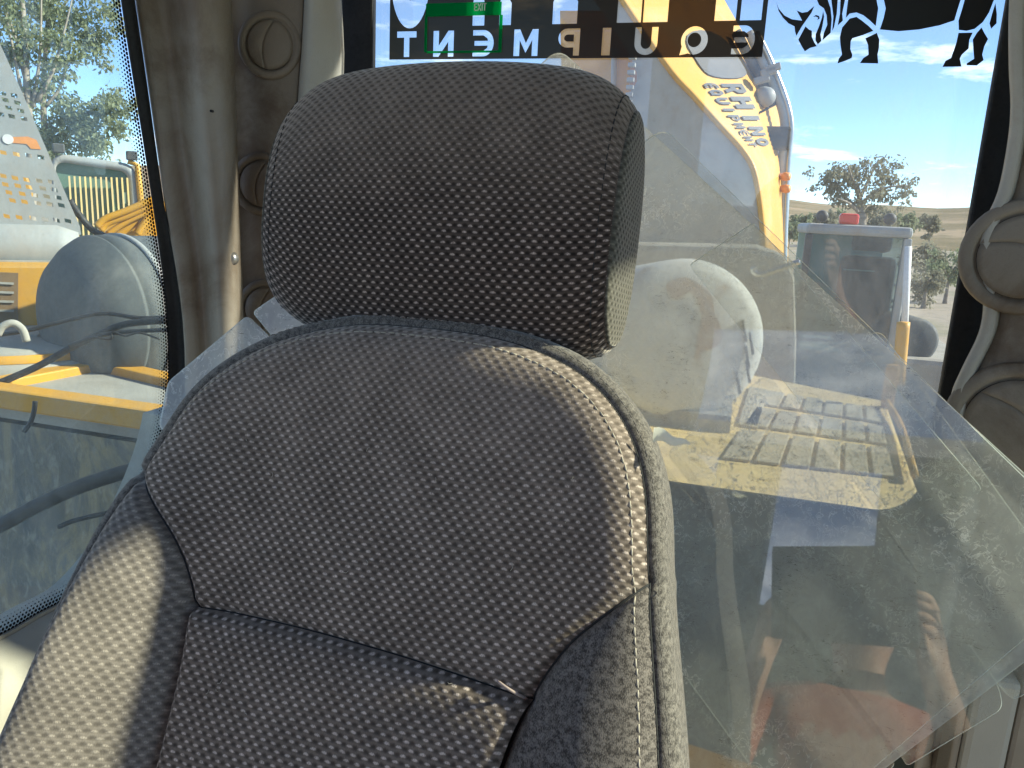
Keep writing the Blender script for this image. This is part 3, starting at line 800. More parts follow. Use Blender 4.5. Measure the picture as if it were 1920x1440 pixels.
HS = np.stack([np.linspace(-wc_[0, 0], wc_[0, 0], 60), TH + 0.006 * (1 - np.linspace(-1, 1, 60) ** 2)], 1)
def distpoly(P, L):
    P = P[:, None, :]; a = L[None, :-1]; b = L[None, 1:]
    ab = b - a; t = np.clip(((P - a) * ab).sum(-1) / np.maximum((ab ** 2).sum(-1), 1e-12), 0, 1)
    return np.sqrt((((a + ab * t[..., None]) - P) ** 2).sum(-1)).min(1)
def ss(x, a, b): q = np.clip((x - a) / (b - a), 0, 1); return q * q * (3 - 2 * q)
BOL = 0.060
def height(P, panel):
    s, t = P[:, 0], P[:, 1]
    de = distpoly(P, OUTL)
    n = -0.020 * np.exp(-de / 0.011) - 0.0015 * np.exp(-de / 0.03)
    n += 0.005 * (s / 0.2) ** 2 * ss(t, -0.30, -0.10)
    low = ss(-t, 0.12, 0.34)
    n += np.where(s < 0, 0.085 * ss(np.abs(s), 0.11, 0.262), 0.0) * low + np.where(s > 0, 0.038 * ss(np.abs(s), 0.105, 0.215) * ss(-t, 0.21, 0.42), 0.0)
    n += 0.012 * ss(-t, 0.25, 0.5)
    dw = np.minimum(distpoly(P, WNG), distpoly(P, mir(WNG)))
    n += -0.0075 * np.exp(-(dw / 0.0045) ** 2) - 0.006 * np.exp(-dw / 0.02)
    dh = distpoly(P, HS)
    n += -0.006 * np.exp(-(dh / 0.0035) ** 2) * (np.abs(s) < 0.16)
    n += np.where(panel == 'low', 0.010 * (1 - np.exp(-dh / 0.010)), -0.003 * np.exp(-dh / 0.03) * (np.abs(s) < 0.17))
    # slight unevenness of used padding
    n += 0.0006 * np.sin(s * 31 + 1.3) * np.cos(t * 27) + 0.0003 * np.sin(s * 67 + t * 41)
    return n
def coons(bot, top, left, right):   # left/right run bottom to top, bot/top run left to right
    nu, nv = len(bot), len(left)
    u = np.linspace(0, 1, nu)[None, :, None]; v = np.linspace(0, 1, nv)[:, None, None]
    return ((1 - v) * bot[None] + v * top[None] + (1 - u) * left[:, None] + u * right[:, None]
            - ((1 - u) * (1 - v) * bot[0] + u * (1 - v) * bot[-1] + (1 - u) * v * top[0] + u * v * top[-1]))
def panel(name, G_, mat, parent, pn, label=None):
    nv, nu = G_.shape[:2]; P = G_.reshape(-1, 2)
    h = height(P, pn)
    v = [SP(a, b, c) for (a, b), c in zip(P, h)]
    f = [(i * nu + j, i * nu + j + 1, (i + 1) * nu + j + 1, (i + 1) * nu + j) for i in range(nv - 1) for j in range(nu - 1)]
    o = mk(name, v, f, mat, parent, True, uv=[tuple(p) for p in P])
    if label: o["label"] = label
    return o
seat = empty("driver_seat", SO + Vector((0, 0, -0.6)), "charcoal dotted fabric driver seat with headrest in the cab", "seat")
ang = OUT[:iw + 1]
k0 = np.argmin(np.abs(OUT[:, 0] - 0.150))        # arch corner
N1, N2 = 150, 100
topc = res(np.concatenate([mir(OUT[:k0 + 1])[::-1], OUT[1:k0 + 1]]), N1)
rside = res(np.concatenate([wtop[::-1], OUT[k0:iw][::-1]]), N2)
panel("backrest_upper", coons(res(HS, N1), topc, mir(rside), rside), MT['fab'], seat, 'up')
rl = res(wlow[::-1], 90)
bot = res([(-0.138, -0.52), (0.138, -0.52)], 90)
panel("backrest_lower", coons(bot, res(HS, 90), mir(rl), rl), MT['fab'], seat, 'low')
inn_ = res(WNG, 110)[::-1]; out_ = res(np.concatenate([WNG[:1], OUT[iw + 1:]]), 110)[::-1]
uu = np.linspace(0, 1, 44)[None, :, None]
wr_ = inn_[:, None] * (1 - uu) + out_[:, None] * uu
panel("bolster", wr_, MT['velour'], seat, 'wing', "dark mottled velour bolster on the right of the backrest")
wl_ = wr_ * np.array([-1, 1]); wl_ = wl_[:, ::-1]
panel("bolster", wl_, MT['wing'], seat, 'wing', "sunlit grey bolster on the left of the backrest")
# edge band swept round the outline
OL = res(OUTL, 260)
oh = height(OL, 'edge')
tan = np.gradient(OL, axis=0); tan /= np.hypot(*tan.T)[:, None]
onrm = np.stack([-tan[:, 1], tan[:, 0]], 1)
PROF = [(-0.0005, -0.0030), (0.002, -0.0016), (0.006, -0.0024), (0.010, -0.0048), (0.0132, -0.009), (0.0152, -0.016), (0.016, -0.025), (0.016, -0.05), (0.013, -0.08), (0.0, -0.092)]
bv, bf, buv = [], [], []
al = np.concatenate([[0], np.cumsum(np.hypot(*np.diff(OL, axis=0).T))])
pl_ = np.concatenate([[0], np.cumsum(np.hypot(*np.diff(np.array(PROF), axis=0).T))])
for i in range(len(OL)):
    for j, (o_, n_) in enumerate(PROF):
        q = OL[i] + onrm[i] * o_
        bv.append(SP(q[0], q[1], oh[i] + n_)); buv.append((pl_[j], al[i]))
K = len(PROF)
for i in range(len(OL) - 1):
    for j in range(K - 1): bf.append((i * K + j, (i + 1) * K + j, (i + 1) * K + j + 1, i * K + j + 1))
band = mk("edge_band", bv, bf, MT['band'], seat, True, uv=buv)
recalc(band)
bk = [SP(OL[i][0], OL[i][1], oh[i] - 0.091) for i in range(0, len(OL), 4)]
MB().add(bk, [list(range(len(bk)))]).build("back_shell", MT['black'], seat)
# seam line and stitches
def seam_tube(name, pts2, off, rad, mat, panelname='edge', dn=0.0):
    P = np.array(pts2); h = height(P, panelname)
    return MB().tube([SP(a, b, c + dn) for (a, b), c in zip(P, h)], rad, 6).build(name, mat, seat, True)
def stitches(name, pts2, spacing, length, rad, mat, hfun, dn):
    P = np.array(pts2); d = np.concatenate([[0], np.cumsum(np.hypot(*np.diff(P, axis=0).T))])
    mb = MB(); q = 0.0
    rnd = random.Random(3)
    while q + length < d[-1]:
        L = length * rnd.uniform(0.85, 1.1); j = rnd.uniform(-0.0003, 0.0003)
        pp = [np.array([np.interp(q + L * k, d, P[:, 0]) + j, np.interp(q + L * k, d, P[:, 1]) + j]) for k in (0, 0.5, 1)]
        hh = hfun(np.array(pp))
        mb.tube([SP(a[0], a[1], c + dn + e) for a, c, e in zip(pp, hh, (-0.0008, 0.0002, -0.0008))], rad, 5)
        q += spacing
    o = mb.build(name, mat, seat, True, rec=False); o["kind"] = "stuff"; return o
INS = (OL - onrm * 0.0105)
INS = INS[~((INS[:, 0] < 0) & (INS[:, 1] < -0.13))]
stitches("stitching", INS, 0.0068, 0.0050, 0.00075, MT['thread'], lambda P: height(P, 'edge'), 0.0004)
seam_tube("seam", OL, 0, 0.0011, MT['threaddark'], dn=-0.0016)
OUT7 = OL + onrm * 0.0085
_oh = lambda P: np.array([oh[np.argmin(np.hypot(*(OUT7 - p).T))] for p in P])
stitches("band_stitching", OUT7[~((OUT7[:, 0] < 0) & (OUT7[:, 1] < -0.03))], 0.0068, 0.0046, 0.0004, MT['band'], _oh, 0.0004)
seam_tube("seam", np.concatenate([res(WNG, 120)]), 0, 0.0010, MT['threaddark'], 'wing', dn=0.0004)
seam_tube("seam", mir(res(WNG, 120)), 0, 0.0010, MT['threaddark'], 'wing', dn=0.0004)
seam_tube("seam", HS, 0, 0.0009, MT['threaddark'], 'up', dn=0.0004)
# puckered fold where the cross seam meets the right bolster
fold = [SP(a, b, float(height(np.array([[a, b]]), 'low')[0]) + c) for a, b, c in ((0.128, -0.2655, 0.001), (0.136, -0.268, 0.0035), (0.143, -0.271, 0.003), (0.148, -0.275, 0.0))]
MB().tube(smoothpts(fold, 4), [0.0005] + [0.0011] * 11 + [0.0005], 6).build("fold", MT['foldm'], seat, True)
# cream tag on the right edge
tb = PY(1240, 818, 0.565)
tg = []
for k in range(9):
    t = k / 8
    wv_ = 0.0052 * (1 - t) ** 0.7 + 0.0006
    c = tb + Vector((0.028 * t - 0.006, 0.003 * math.sin(t * 5), -0.003 * t + 0.0016 * math.sin(t * 9)))
    for s_ in (-1, 0, 1): tg.append(c + Vector((0, -0.0018 * (1 - abs(s_)) * (1 - t), s_ * wv_)))
mk("tag", tg, [(k * 3 + j, k * 3 + j + 1, k * 3 + j + 4, k * 3 + j + 3) for k in range(8) for j in (0, 1)], MT['tag'], seat, True)

# headrest
HC = Vector((-0.269, 0.688, 0.000)); HTILT = R(9)
HW, HH, HD, HE = 0.171, 0.132, 0.056, 2.1
HY = SH * math.cos(HTILT) - Vector((0, 0, math.sin(HTILT))); HZ = SH * math.sin(HTILT) + Vector((0, 0, math.cos(HTILT)))
NPH = 120
def prof(ph):
    c, s_ = math.cos(ph), math.sin(ph)
    he = HE if s_ > 0 else 2.6
    y = -HD * math.copysign(abs(c) ** (2 / he), c); z = HH * math.copysign(abs(s_) ** (2 / he), s_)
    return y, z
PR = []
for i in range(NPH):
    PR.append(prof(-math.pi + 2 * math.pi * i / NPH))
# arc-length even resample
Pq = np.array(PR + [PR[0]]); dq = np.concatenate([[0], np.cumsum(np.hypot(*np.diff(Pq, axis=0).T))])
qq = np.linspace(0, dq[-1], NPH + 1)
PRr = np.stack([np.interp(qq, dq, Pq[:, 0]), np.interp(qq, dq, Pq[:, 1])], 1)
def hk(x, z=1.0):
    a = abs(x) / HW
    up_ = 1 - 0.07 * a ** 2 - 0.18 * a ** 5; dn_ = 1 - 0.045 * a ** 2 - 0.13 * a ** 5 if x < 0 else 1 - 0.02 * a ** 2 - 0.05 * a ** 6
    k = min(max(z / HH * 0.5 + 0.5, 0), 1); k = k * k * (3 - 2 * k)
    return dn_ + (up_ - dn_) * k
hr = empty("headrest", HC - Vector((0, 0, 0.12))) if False else None
hv, hf, huv = [], [], []
XS = list(np.linspace(-1, 1, 81) * HW)
for ix, x in enumerate(XS):
    ed_ = max(0.0, (abs(x) - (HW - 0.06)) / 0.06); g = 1 - 0.085 * ed_ ** 3.2 - 0.018 * math.exp(-((HW - abs(x)) / 0.003) ** 2)
    for i in range(NPH + 1):
        y, z = PRr[i]
        kk = hk(x, z) * g
        bulge = 0.004 * math.sin(x * 30 + 1) * math.cos(i / NPH * 12)
        hv.append(HC + SS * x + HY * (y * (0.5 + 0.5 * kk / g) * g - 0.004 * math.exp(-(x / 0.09) ** 2) * (1 if y < 0 else 0) + bulge * 0.2) + HZ * (z * kk))
        huv.append((x, qq[i] - dq[-1] * 0.5))
W_ = NPH + 1
for ix in range(len(XS) - 1):
    for i in range(NPH):
        a = ix * W_ + i; hf.append((a, a + 1, a + W_ + 1, a + W_))
hrest = mk("headrest", hv, hf, MT['fabshaded'], seat, True, uv=huv); recalc(hrest)
for sgn in (1, -1):
    cv, cf, cuv = [], [], []
    RINGS = [(0.896, 0.0), (0.903, 0.0012), (0.87, 0.003), (0.78, 0.0045), (0.6, 0.0055), (0.4, 0.006), (0.2, 0.006), (0.02, 0.006)]
    for (sc_, dx) in RINGS:
        for i in range(NPH):
            y, z = PRr[i]; k = hk(sgn * HW, z)
            cv.append(HC + SS * (sgn * (HW - 0.0005 + dx)) + HY * y * (0.5 + 0.5 * k) * sc_ + HZ * z * k * sc_); cuv.append((y * sc_, z * sc_))
    for j in range(len(RINGS) - 1):
        for i in range(NPH):
            i2 = (i + 1) % NPH; cf.append((j * NPH + i, j * NPH + i2, (j + 1) * NPH + i2, (j + 1) * NPH + i))
    recalc(mk("side_panel", cv, cf, MT['sidefab'], hrest, True, uv=cuv))
    # stitches inside the seam
    mb = MB(); rnd = random.Random(5)
    xs_ = sgn * (HW - 0.0105)
    for i in range(0, NPH, 2):
        k = hk(xs_)
        pts_ = []
        for t in (0, 0.6, 1.25):
            q_ = qq[i] + t * dq[-1] / NPH
            y = np.interp(q_ % dq[-1], dq, Pq[:, 0]); z = np.interp(q_ % dq[-1], dq, Pq[:, 1])
            k = hk(xs_, z)
            pts_.append(HC + SS * xs_ + HY * (y * (0.5 + 0.5 * k) * 0.957) + HZ * z * k * 0.957)
        mb.tube(pts_, 0.0006, 5)
    o = mb.build("stitching", MT['threaddark'], hrest, True, rec=False); o["kind"] = "stuff"
# posts of the headrest
for sx in (-0.06, 0.06):
    MB().tube([HC + SS * sx + Vector((0, 0.005, -0.08)), SP(sx, -0.10, -0.05)], 0.006, 12).build("headrest_post", MT['bolt'], seat, True)

# lint caught in the cloth
lint = MB(); rnd = random.Random(11)
for _ in range(26):
    s_, t_ = rnd.uniform(-0.17, 0.17), rnd.uniform(-0.42, -0.06)
    if abs(s_) > 0.125 and t_ < -0.2: continue
    a_ = rnd.uniform(0, 6.28); L_ = rnd.uniform(0.002, 0.006)
    pp = [np.array([s_ + L_ * k * math.cos(a_ + k), t_ + L_ * k * math.sin(a_ + k)]) for k in (0, 0.5, 1)]
    hh = height(np.array(pp), 'low' if t_ < TH else 'up')
    lint.tube([SP(p[0], p[1], c + 0.0008) for p, c in zip(pp, hh)], 0.00028, 4)
o = lint.build("lint", MT['thread'], seat, True, rec=False); o["kind"] = "stuff"

# ================================================================== CLEAR PLASTIC SHEETS BEHIND THE SEAT
SHN = Vector((-0.12, -1.0, 0.41)).normalized()
def sheet(pix, k, mat, label, rad=0.012, q0=0.962, nrm=SHN, th=0.003, rads=None):
    q = Vector((0, q0 - k * 0.0065, 0))
    pts = roundpoly([PN(a, b, q, nrm) for a, b in pix], rads or rad, 6)
    n = len(pts); d = nrm * th
    base = Vector((sum(p.x for p in pts) / n, sum(p.y for p in pts) / n, min(p.z for p in pts)))
    e = empty("plastic_sheet", base, label, "plastic sheet", "clear plastic sheets stacked behind the seat")
    f = [list(range(n))]
    mk("face", [p + d for p in pts], f, mat, e)
    mk("rim", pts + [p + d for p in pts], [(i, (i + 1) % n, n + (i + 1) % n, n + i) for i in range(n)], MT['sheetedge'], e)
    return e
sheet([(1440, 700), (1872, 1284), (1880, 1328), (1700, 1436), (1688, 1416), (1250, 850)], 0, MT['sheetC'], "narrow clear plastic strip ending at the dark post, lower right", rads=[0.01, 0.03, 0.008, 0.008, 0.03, 0.01])
sheet([(1452, 690), (1866, 1276), (1897, 1314), (2080, 1212), (1650, 620)], 0.1, MT['sheetC'], "clear plastic strip cut off by the right picture edge under the largest sheet", rads=[0.01, 0.03, 0.008, 0.01, 0.01])
sheet([(1240, 862), (1682, 1432), (1500, 1560), (1060, 960)], 0.05, MT['sheetC'], "clear plastic strip beside the bolster, only its corner out at the bottom", 0.008)
sheet([(1048, 92), (2130, 1080), (1040, 1912), (480, 610)], 1.2, MT['sheetA'], "largest dusty clear plastic sheet, its rounded top corner over the lettered banner", 0.022)
sheet([(1245, 240), (2085, 1056), (1100, 1900), (700, 650)], 2.2, MT['sheetB'], "clear plastic sheet with rounded top corner just right of the headrest", 0.020)
sheet([(1414, 418), (1842, 918), (1708, 1008), (1292, 498)], 3.2, MT['sheetB'], "clear plastic strip with bright lower edge in front of the larger sheets", 0.006)
LN = Vector((0.12, -1.0, 0.30)).normalized()
sheet([(466, 592), (318, 716), (300, 800), (420, 900), (640, 760)], 0, MT['sheetA'], "milky clear plastic strip between left pillar and backrest, lower one", 0.006, 0.79, LN)
sheet([(475, 586), (545, 538), (720, 640), (620, 760)], 0.5, MT['sheetA'], "milky clear plastic strip under the left end of the headrest", 0.006, 0.80, LN)

# ================================================================== OUTSIDE: GROUND AND HILLS
def groundmat():
    m = M("dusty_yard")
    a = m.noise(0.25, 8, 0.62); b = m.noise(3.0, 6, 0.65)
    c = m.mix(m.sstep(a, 0.42, 0.62), (0.36, 0.31, 0.25), (0.27, 0.25, 0.17))
    c = m.mix(m.math('MULTIPLY', m.sstep(b, 0.45, 0.7), 0.5), c, (0.17, 0.15, 0.12))
    m.set(color=c, rough=0.95, spec=0.1); m.bump(b, 0.4, 0.03); return m.m
MT['ground'] = groundmat()
GZ = -CZ
g = MB(); S = 1600
g.add([(-S, -S, GZ), (S, -S, GZ), (S, S, GZ), (-S, S, GZ)], [(0, 1, 2, 3)])
struct(g.build("ground", MT['ground'], None, rec=False))
def hillmat():
    m = M("dry_hills")
    a = m.noise(0.03, 7, 0.65); b = m.noise(0.25, 6, 0.7)
    c = m.mix(m.sstep(a, 0.4, 0.6), (0.36, 0.28, 0.19), (0.22, 0.18, 0.11))
    c = m.mix(m.math('MULTIPLY', m.sstep(b, 0.5, 0.65), 0.55), c, (0.12, 0.12, 0.07))
    m.set(color=c, rough=1.0, spec=0.05); return m.m
MT['hill'] = hillmat()
hv_, hf_ = [], []
NA, NB = 120, 8
for i in range(NA + 1):
    az = R(-75 + 130 * i / NA)
    for j in range(NB + 1):
        d_ = 120 + 60 * j
        hgt = (1 - abs(j - NB * 0.6) / (NB * 0.65)) if j > 0 else 0
        hgt = max(hgt, 0)
        base_h = 13.5 + 3.0 * math.sin(az * 7 + 0.6) + 1.4 * math.sin(az * 19 + 2) + 0.6 * math.sin(az * 53)
        hv_.append((math.sin(az) * d_, math.cos(az) * d_, GZ - 0.5 + base_h * hgt))
for i in range(NA):
    for j in range(NB):
        a = i * (NB + 1) + j; hf_.append((a, a + 1, a + NB + 2, a + NB + 1))
struct(mk("hills", hv_, hf_, MT['hill'], None, True))

# ================================================================== OUTSIDE BEHIND: HOOD, DRUM, BOOM
HOZ = -0.47
hood = empty("engine_hood", (-0.2, 1.7, HOZ), "dusty yellow engine hood with grille panels below the rear window", "engine hood")
far0, far1 = PZ(1430, 706, HOZ), PZ(1662, 752, HOZ)
rgt = PZ(1716, 900, HOZ)
nearR = Vector((0.33, 1.17, HOZ))
dirr = (far1 - far0); farL = far0 - dirr * 3.2
top = [Vector((-1.0, 1.17, HOZ)), nearR, rgt, far1, far0, Vector((-1.0, farL.y, HOZ))]
MB().prism(top, (0, 0, -0.05)).build("top_plate", MT['yellowdust'], hood, bev=0.01)
MB().prism([p + Vector((0, 0, -0.055)) for p in top], (0, 0, -1.1)).build("body", MT['yellow'], hood)
TLg, TRg, BRg, BLg = PZ(1438, 732, HOZ), PZ(1650, 768, HOZ), PZ(1682, 905, HOZ), PZ(1345, 868, HOZ)
def bil(u, v): return (TLg * (1 - u) + TRg * u) * (1 - v) + (BLg * (1 - u) + BRg * u) * v
cols_ = [0, 0.19, 0.36, 0.53, 0.70, 0.86, 1.0]; rows_ = [0, 0.30, 0.62, 1.0]
for r_ in range(3):
    for c_i in range(6):
        u0, u1 = cols_[c_i] + 0.013, cols_[c_i + 1] - 0.013
        v0, v1 = rows_[r_] + 0.03, rows_[r_ + 1] - 0.03
        q = [bil(u0, v0), bil(u0, v1), bil(u1, v1), bil(u1, v0)]
        MB().prism([p + Vector((0, 0, 0.001)) for p in q], (0, 0, 0.006)).build("grille_panel", MT['grille'], hood, bev=0.002)
q = [PZ(1405, 728, HOZ), PZ(1382, 800, HOZ), PZ(1420, 806, HOZ), PZ(1440, 735, HOZ)]
MB().prism([p + Vector((0, 0, 0.001)) for p in q], (0, 0, 0.006)).build("grille_panel", MT['grille'], hood, bev=0.002)
rail = [PZ(1662, 752, HOZ + 0.02), PZ(1690, 800, HOZ + 0.02), PZ(1715, 890, HOZ + 0.02)]
MB().tube(smoothpts(rail, 4), 0.008, 8).build("edge_rail", MT['yellow'], hood, True)
MB().box(rail[0].x - 0.01, rail[0].x + 0.02, rail[0].y, rail[0].y + 0.02, HOZ, HOZ + 0.12).build("rail_post", MT['yellow'], hood, bev=0.004)

dc = PY(1285, 640, 1.80)
drum = empty("muffler_drum", (dc.x, dc.y, HOZ), "pale grey steel drum with rust stain on its round end, behind the sheets", "drum")
dax = Vector((0.30, -1, 0.10)).normalized()
rd = 0.190
MB().lathe([(0.0001, 0.012), (rd * 0.5, 0.010), (rd * 0.82, 0.004), (rd * 0.95, -0.008), (rd, -0.03), (rd, -0.5), (rd * 0.9, -0.52), (0.0001, -0.52)], dc, dax, 48).build("body", MT['rust'], drum, True)
for k in range(5):
    a = R(-28 + 13 * k)
    up_ = Vector((0, 0, 1)); sd_ = dax.cross(up_).normalized()
    if sd_.x < 0: sd_ = -sd_
    u2 = sd_.cross(dax).normalized()
    if u2.z < 0: u2 = -u2
    p0 = dc + (sd_ * math.cos(a) + u2 * math.sin(a)) * rd * (0.72 + 0.05 * (k % 2)) + dax * 0.010
    p1 = p0 + (u2 * -0.05 + sd_ * 0.012)
    MB().tube([p0, p1], 0.0035, 6).build("weld_streak", MT['darksteel'], drum, True)
sdv = Vector((0, 0, 1)).cross(dax).normalized(); sdv = sdv if sdv.x > 0 else -sdv
upv = dax.cross(sdv).normalized(); upv = upv if upv.z > 0 else -upv
rnd_ = random.Random(4)
stain = [(1252, 540), (1280, 524), (1310, 530), (1330, 552), (1336, 590), (1352, 620), (1350, 652), (1318, 656), (1300, 668), (1306, 628), (1318, 600), (1308, 566), (1290, 552), (1266, 560)]
fq = dc + dax * 0.0125
bl_ = smoothpts([PN(x + rnd_.uniform(-6, 6), y + rnd_.uniform(-6, 6), fq, dax) for x, y in stain], 4, True)
MB().prism(bl_, dax * 0.001).build("rust_stain", MT['ruststain'], drum)
MB().box(dc.x - 0.12, dc.x + 0.12, dc.y - 0.02, dc.y + 0.4, HOZ, HOZ + 0.04).build("cradle", MT['dust'], drum)

boom = empty("excavator_boom", (0.4, 3.4, -0.9), "yellow excavator boom with grey underside and dark lettering, seen through rear window", "boom")
FRp = [(1085, -120), (1240, 112), (1300, 182), (1352, 240), (1390, 282), (1412, 322), (1424, 390), (1430, 470), (1430, 560), (1425, 700)]
BRp = [(1290, -120), (1422, 112), (1458, 182), (1468, 240), (1472, 282), (1474, 322), (1476, 390), (1478, 470), (1476, 560), (1472, 700)]
FLp = [(1030, -120), (1185, 112), (1178, 182), (1165, 240), (1158, 282), (1150, 322), (1150, 390), (1150, 470), (1150, 560), (1150, 700)]
BY0, BY1 = 3.0, 3.9
FRv = smoothpts([PY(x, y, BY0) for x, y in FRp], 5); BRv = smoothpts([PY(x, y, BY1) for x, y in BRp], 5); FLv = smoothpts([PY(x, y, BY0) for x, y in FLp], 5)
BLv = [f + (b - r_) for f, b, r_ in zip(FLv, BRv, FRv)]
nb_ = len(FRv)
def strip(name, A, B, mat, par, sm=False):
    return mk(name, list(A) + list(B), [(i, i + 1, nb_ + i + 1, nb_ + i) for i in range(nb_ - 1)], mat, par, sm)
strip("underside_plate", FLv, FRv, MT['boomgrey'], boom, True)
strip("side_plate", FRv, BRv, MT['yellow'], boom, True)
strip("side_plate", FLv, BLv, MT['yellow'], boom, True)
strip("top_plate", BLv, BRv, MT['yellow'], boom, True)
# weld bead along the front edge and a lip
MB().tube([p + Vector((0.004, -0.004, 0)) for p in FRv], 0.012, 6).build("edge_weld", MT['yellow'], boom, True)
# lettering painted along the side plate
def sidept(a, b):              # a along (0..nb-1), b across front to back
    i = min(int(a), nb_ - 2); t = a - i
    f_ = FRv[i].lerp(FRv[i + 1], t); k_ = BRv[i].lerp(BRv[i + 1], t)
    nrm_ = (k_ - f_).cross(FRv[i + 1] - FRv[i]).normalized()
    if nrm_.x < 0: nrm_ = -nrm_
    return f_.lerp(k_, b) + nrm_ * 0.006
def letter2(ch, w_):
    k = 0.26
    if ch == 'H': return [[(0, 0), (k, 0), (k, 0.38), (w_ - k, 0.38), (w_ - k, 0), (w_, 0), (w_, 1), (w_ - k, 1), (w_ - k, 0.62), (k, 0.62), (k, 1), (0, 1)]]
    if ch == 'O': return [arcpts(w_ / 2, 0.5, w_ / 2, 0.5, 0, 350, 18), arcpts(w_ / 2, 0.5, w_ / 2 - k, 0.27, 0, 345, 14)]
    if ch == 'R': return [[(0, 0), (k, 0), (k, 0.32), (w_ * 0.5, 0.32), (w_ - k, 0), (w_, 0), (w_ * 0.78, 0.38), (w_, 0.55), (w_, 0.85), (w_ * 0.85, 1), (0, 1)], [(k, 0.56), (w_ - k, 0.56), (w_ - k, 0.80), (k, 0.80)]]
    return letter(ch, w_)
def paint(text, a0, a1, b0, b1, name):
    """text reads along the boom (a), letters stand across it (b)"""
    n_ = len(text); step = (a1 - a0) / n_
    wd_ = 0.72
    V, Fc = [], []
    for i, ch in enumerate(text):
        outl = letter2(ch, wd_ if ch != 'I' else 0.28)
        cu = bpy.data.curves.new("t", 'CURVE'); cu.dimensions = '2D'; cu.fill_mode = 'BOTH'
        for s in outl:
            s3 = cu.splines.new('POLY'); s3.points.add(len(s) - 1); s3.use_cyclic_u = True
            for p, q_ in zip(s3.points, s): p.co = (q_[0], q_[1], 0, 1)
        tmp = bpy.data.objects.new("tmp", cu); col.objects.link(tmp)
        me = bpy.data.meshes.new_from_object(tmp.evaluated_get(bpy.context.evaluated_depsgraph_get()))
        b_ = len(V)
        for v in me.vertices:
            V.append(sidept(a0 + step * (i + 0.1 + (v.co.x + (0.22 if ch == 'I' else 0)) * 0.8 / wd_ * 0.95), b0 + (b1 - b0) * v.co.y))
        Fc += [[b_ + x for x in p.vertices] for p in me.polygons]
        bpy.data.objects.remove(tmp); bpy.data.curves.remove(cu); bpy.data.meshes.remove(me)
    return mk(name, V, Fc, MT['letter'], boom)
paint("RHINO", 7.4, 19.5, 0.36, 0.60, "boom_lettering")
paint("EQUIPMENT", 7.4, 19.5, 0.18, 0.32, "boom_lettering")
emb = [sidept(5.2 + 1.6 * math.cos(q_) , 0.52 + 0.26 * math.sin(q_) + 0.03 * math.sin(3 * q_)) for q_ in [2 * math.pi * i / 24 for i in range(24)]]
mk("boom_emblem", emb, [list(range(24))], MT['letter'], boom)
for (pl, r_, nm, mt_) in (([(1405, 60), (1430, 118), (1462, 190), (1472, 240), (1468, 300), (1464, 420), (1460, 500), (1458, 600)], 0.020, "hydraulic_tube", 'steel'),
                          ([(1418, 60), (1446, 118), (1474, 190), (1483, 240), (1478, 300), (1472, 420), (1470, 500), (1468, 600)], 0.014, "hydraulic_tube", 'chrome'),
                          ([(1380, 60), (1410, 118), (1432, 160), (1448, 200)], 0.022, "hydraulic_tube", 'darksteel')):
    MB().tube(smoothpts([PY(x, y, 3.72) for x, y in pl], 5), r_, 10).build(nm, MT[mt_], boom, True)
cc = PY(1452, 258, 3.66)
MB().box(cc.x - 0.055, cc.x + 0.065, cc.y - 0.03, cc.y + 0.06, cc.z - 0.05, cc.z + 0.045).build("tube_clamp", MT['black'], boom, bev=0.012)
cc = PY(1436, 182, 3.66)
MB().lathe([(0.0001, 0.03), (0.035, 0.028), (0.042, 0.0), (0.042, -0.05)], cc, (0.3, -1, -0.2), 16).build("hose_fitting", MT['steel'], boom, True)
for (x, y) in ((1441, 135), (1428, 150), (1449, 128)):
    c2 = PY(x, y, 3.64)
    MB().obox(c2, Vector((1, 0, 0.3)).normalized(), Vector((0, 1, 0)), Vector((-0.3, 0, 1)).normalized(), 0.032, 0.02, 0.014).build("valve_block", MT['steel'], boom, bev=0.004)
for (x, y) in ((1473, 331), (1473, 354)):
    MB().lathe([(0.0001, 0.02), (0.016, 0.018), (0.019, 0.0), (0.012, -0.03)], PY(x, y, 3.66), (1, -0.5, 0), 14).build("grease_knob", MT['orange'], boom, True)
MB().tube(smoothpts([PY(x, y, 3.6) for x, y in ((1405, 178), (1404, 205), (1420, 212), (1442, 202))], 5), 0.005, 6).build("thin_hose", MT['black'], boom, True)
ypl = empty("boom_bracket", PY(1120, 480, 3.5), "yellow bracket plate left of the grey boom underside", "bracket")
MB().prism([PY(x, y, 3.45) for x, y in ((1050, 20), (1186, 20), (1176, 250), (1150, 480), (1060, 480))], (0.02, 0.10, 0)).build("plate", MT['yellow'], ypl)
MB().tube([PY(1152, 90, 3.42), PY(1148, 250, 3.42)], 0.012, 8).build("rod", MT['steel'], ypl, True)
for k in range(9):
    c2 = PY(1186 - k * 1.2, 108 + k * 14, 2.95)
    MB().obox(c2, Vector((1, 0, 0)), Vector((0, 1, 0)), Vector((0, 0, 1)), 0.013, 0.012, 0.007).build("rack_tooth", MT['steel'], ypl, bev=0.002)
cw = empty("counterweight", PY(1320, 700, 2.7), "dusty grey steel block at the foot of the boom, behind the drum", "counterweight")
MB().prism([PY(x, y, 2.62) for x, y in ((1120, 455), (1420, 462), (1470, 478), (1490, 520), (1494, 640), (1490, 800), (1120, 800))], (0, 0.3, 0)).build("block", MT['dust'], cw, bev=0.02)
# bent chrome handle in front of the boom foot
hb = smoothpts([PY(x, y, 2.2) for x, y in ((1500, 490), (1478, 498), (1448, 508), (1425, 515), (1412, 508), (1416, 500))], 5)
props(MB().tube(hb, 0.008, 8).build("grab_handle", MT['chrome'], None, True), "small bent metal grab handle seen through the clear sheets", "handle")

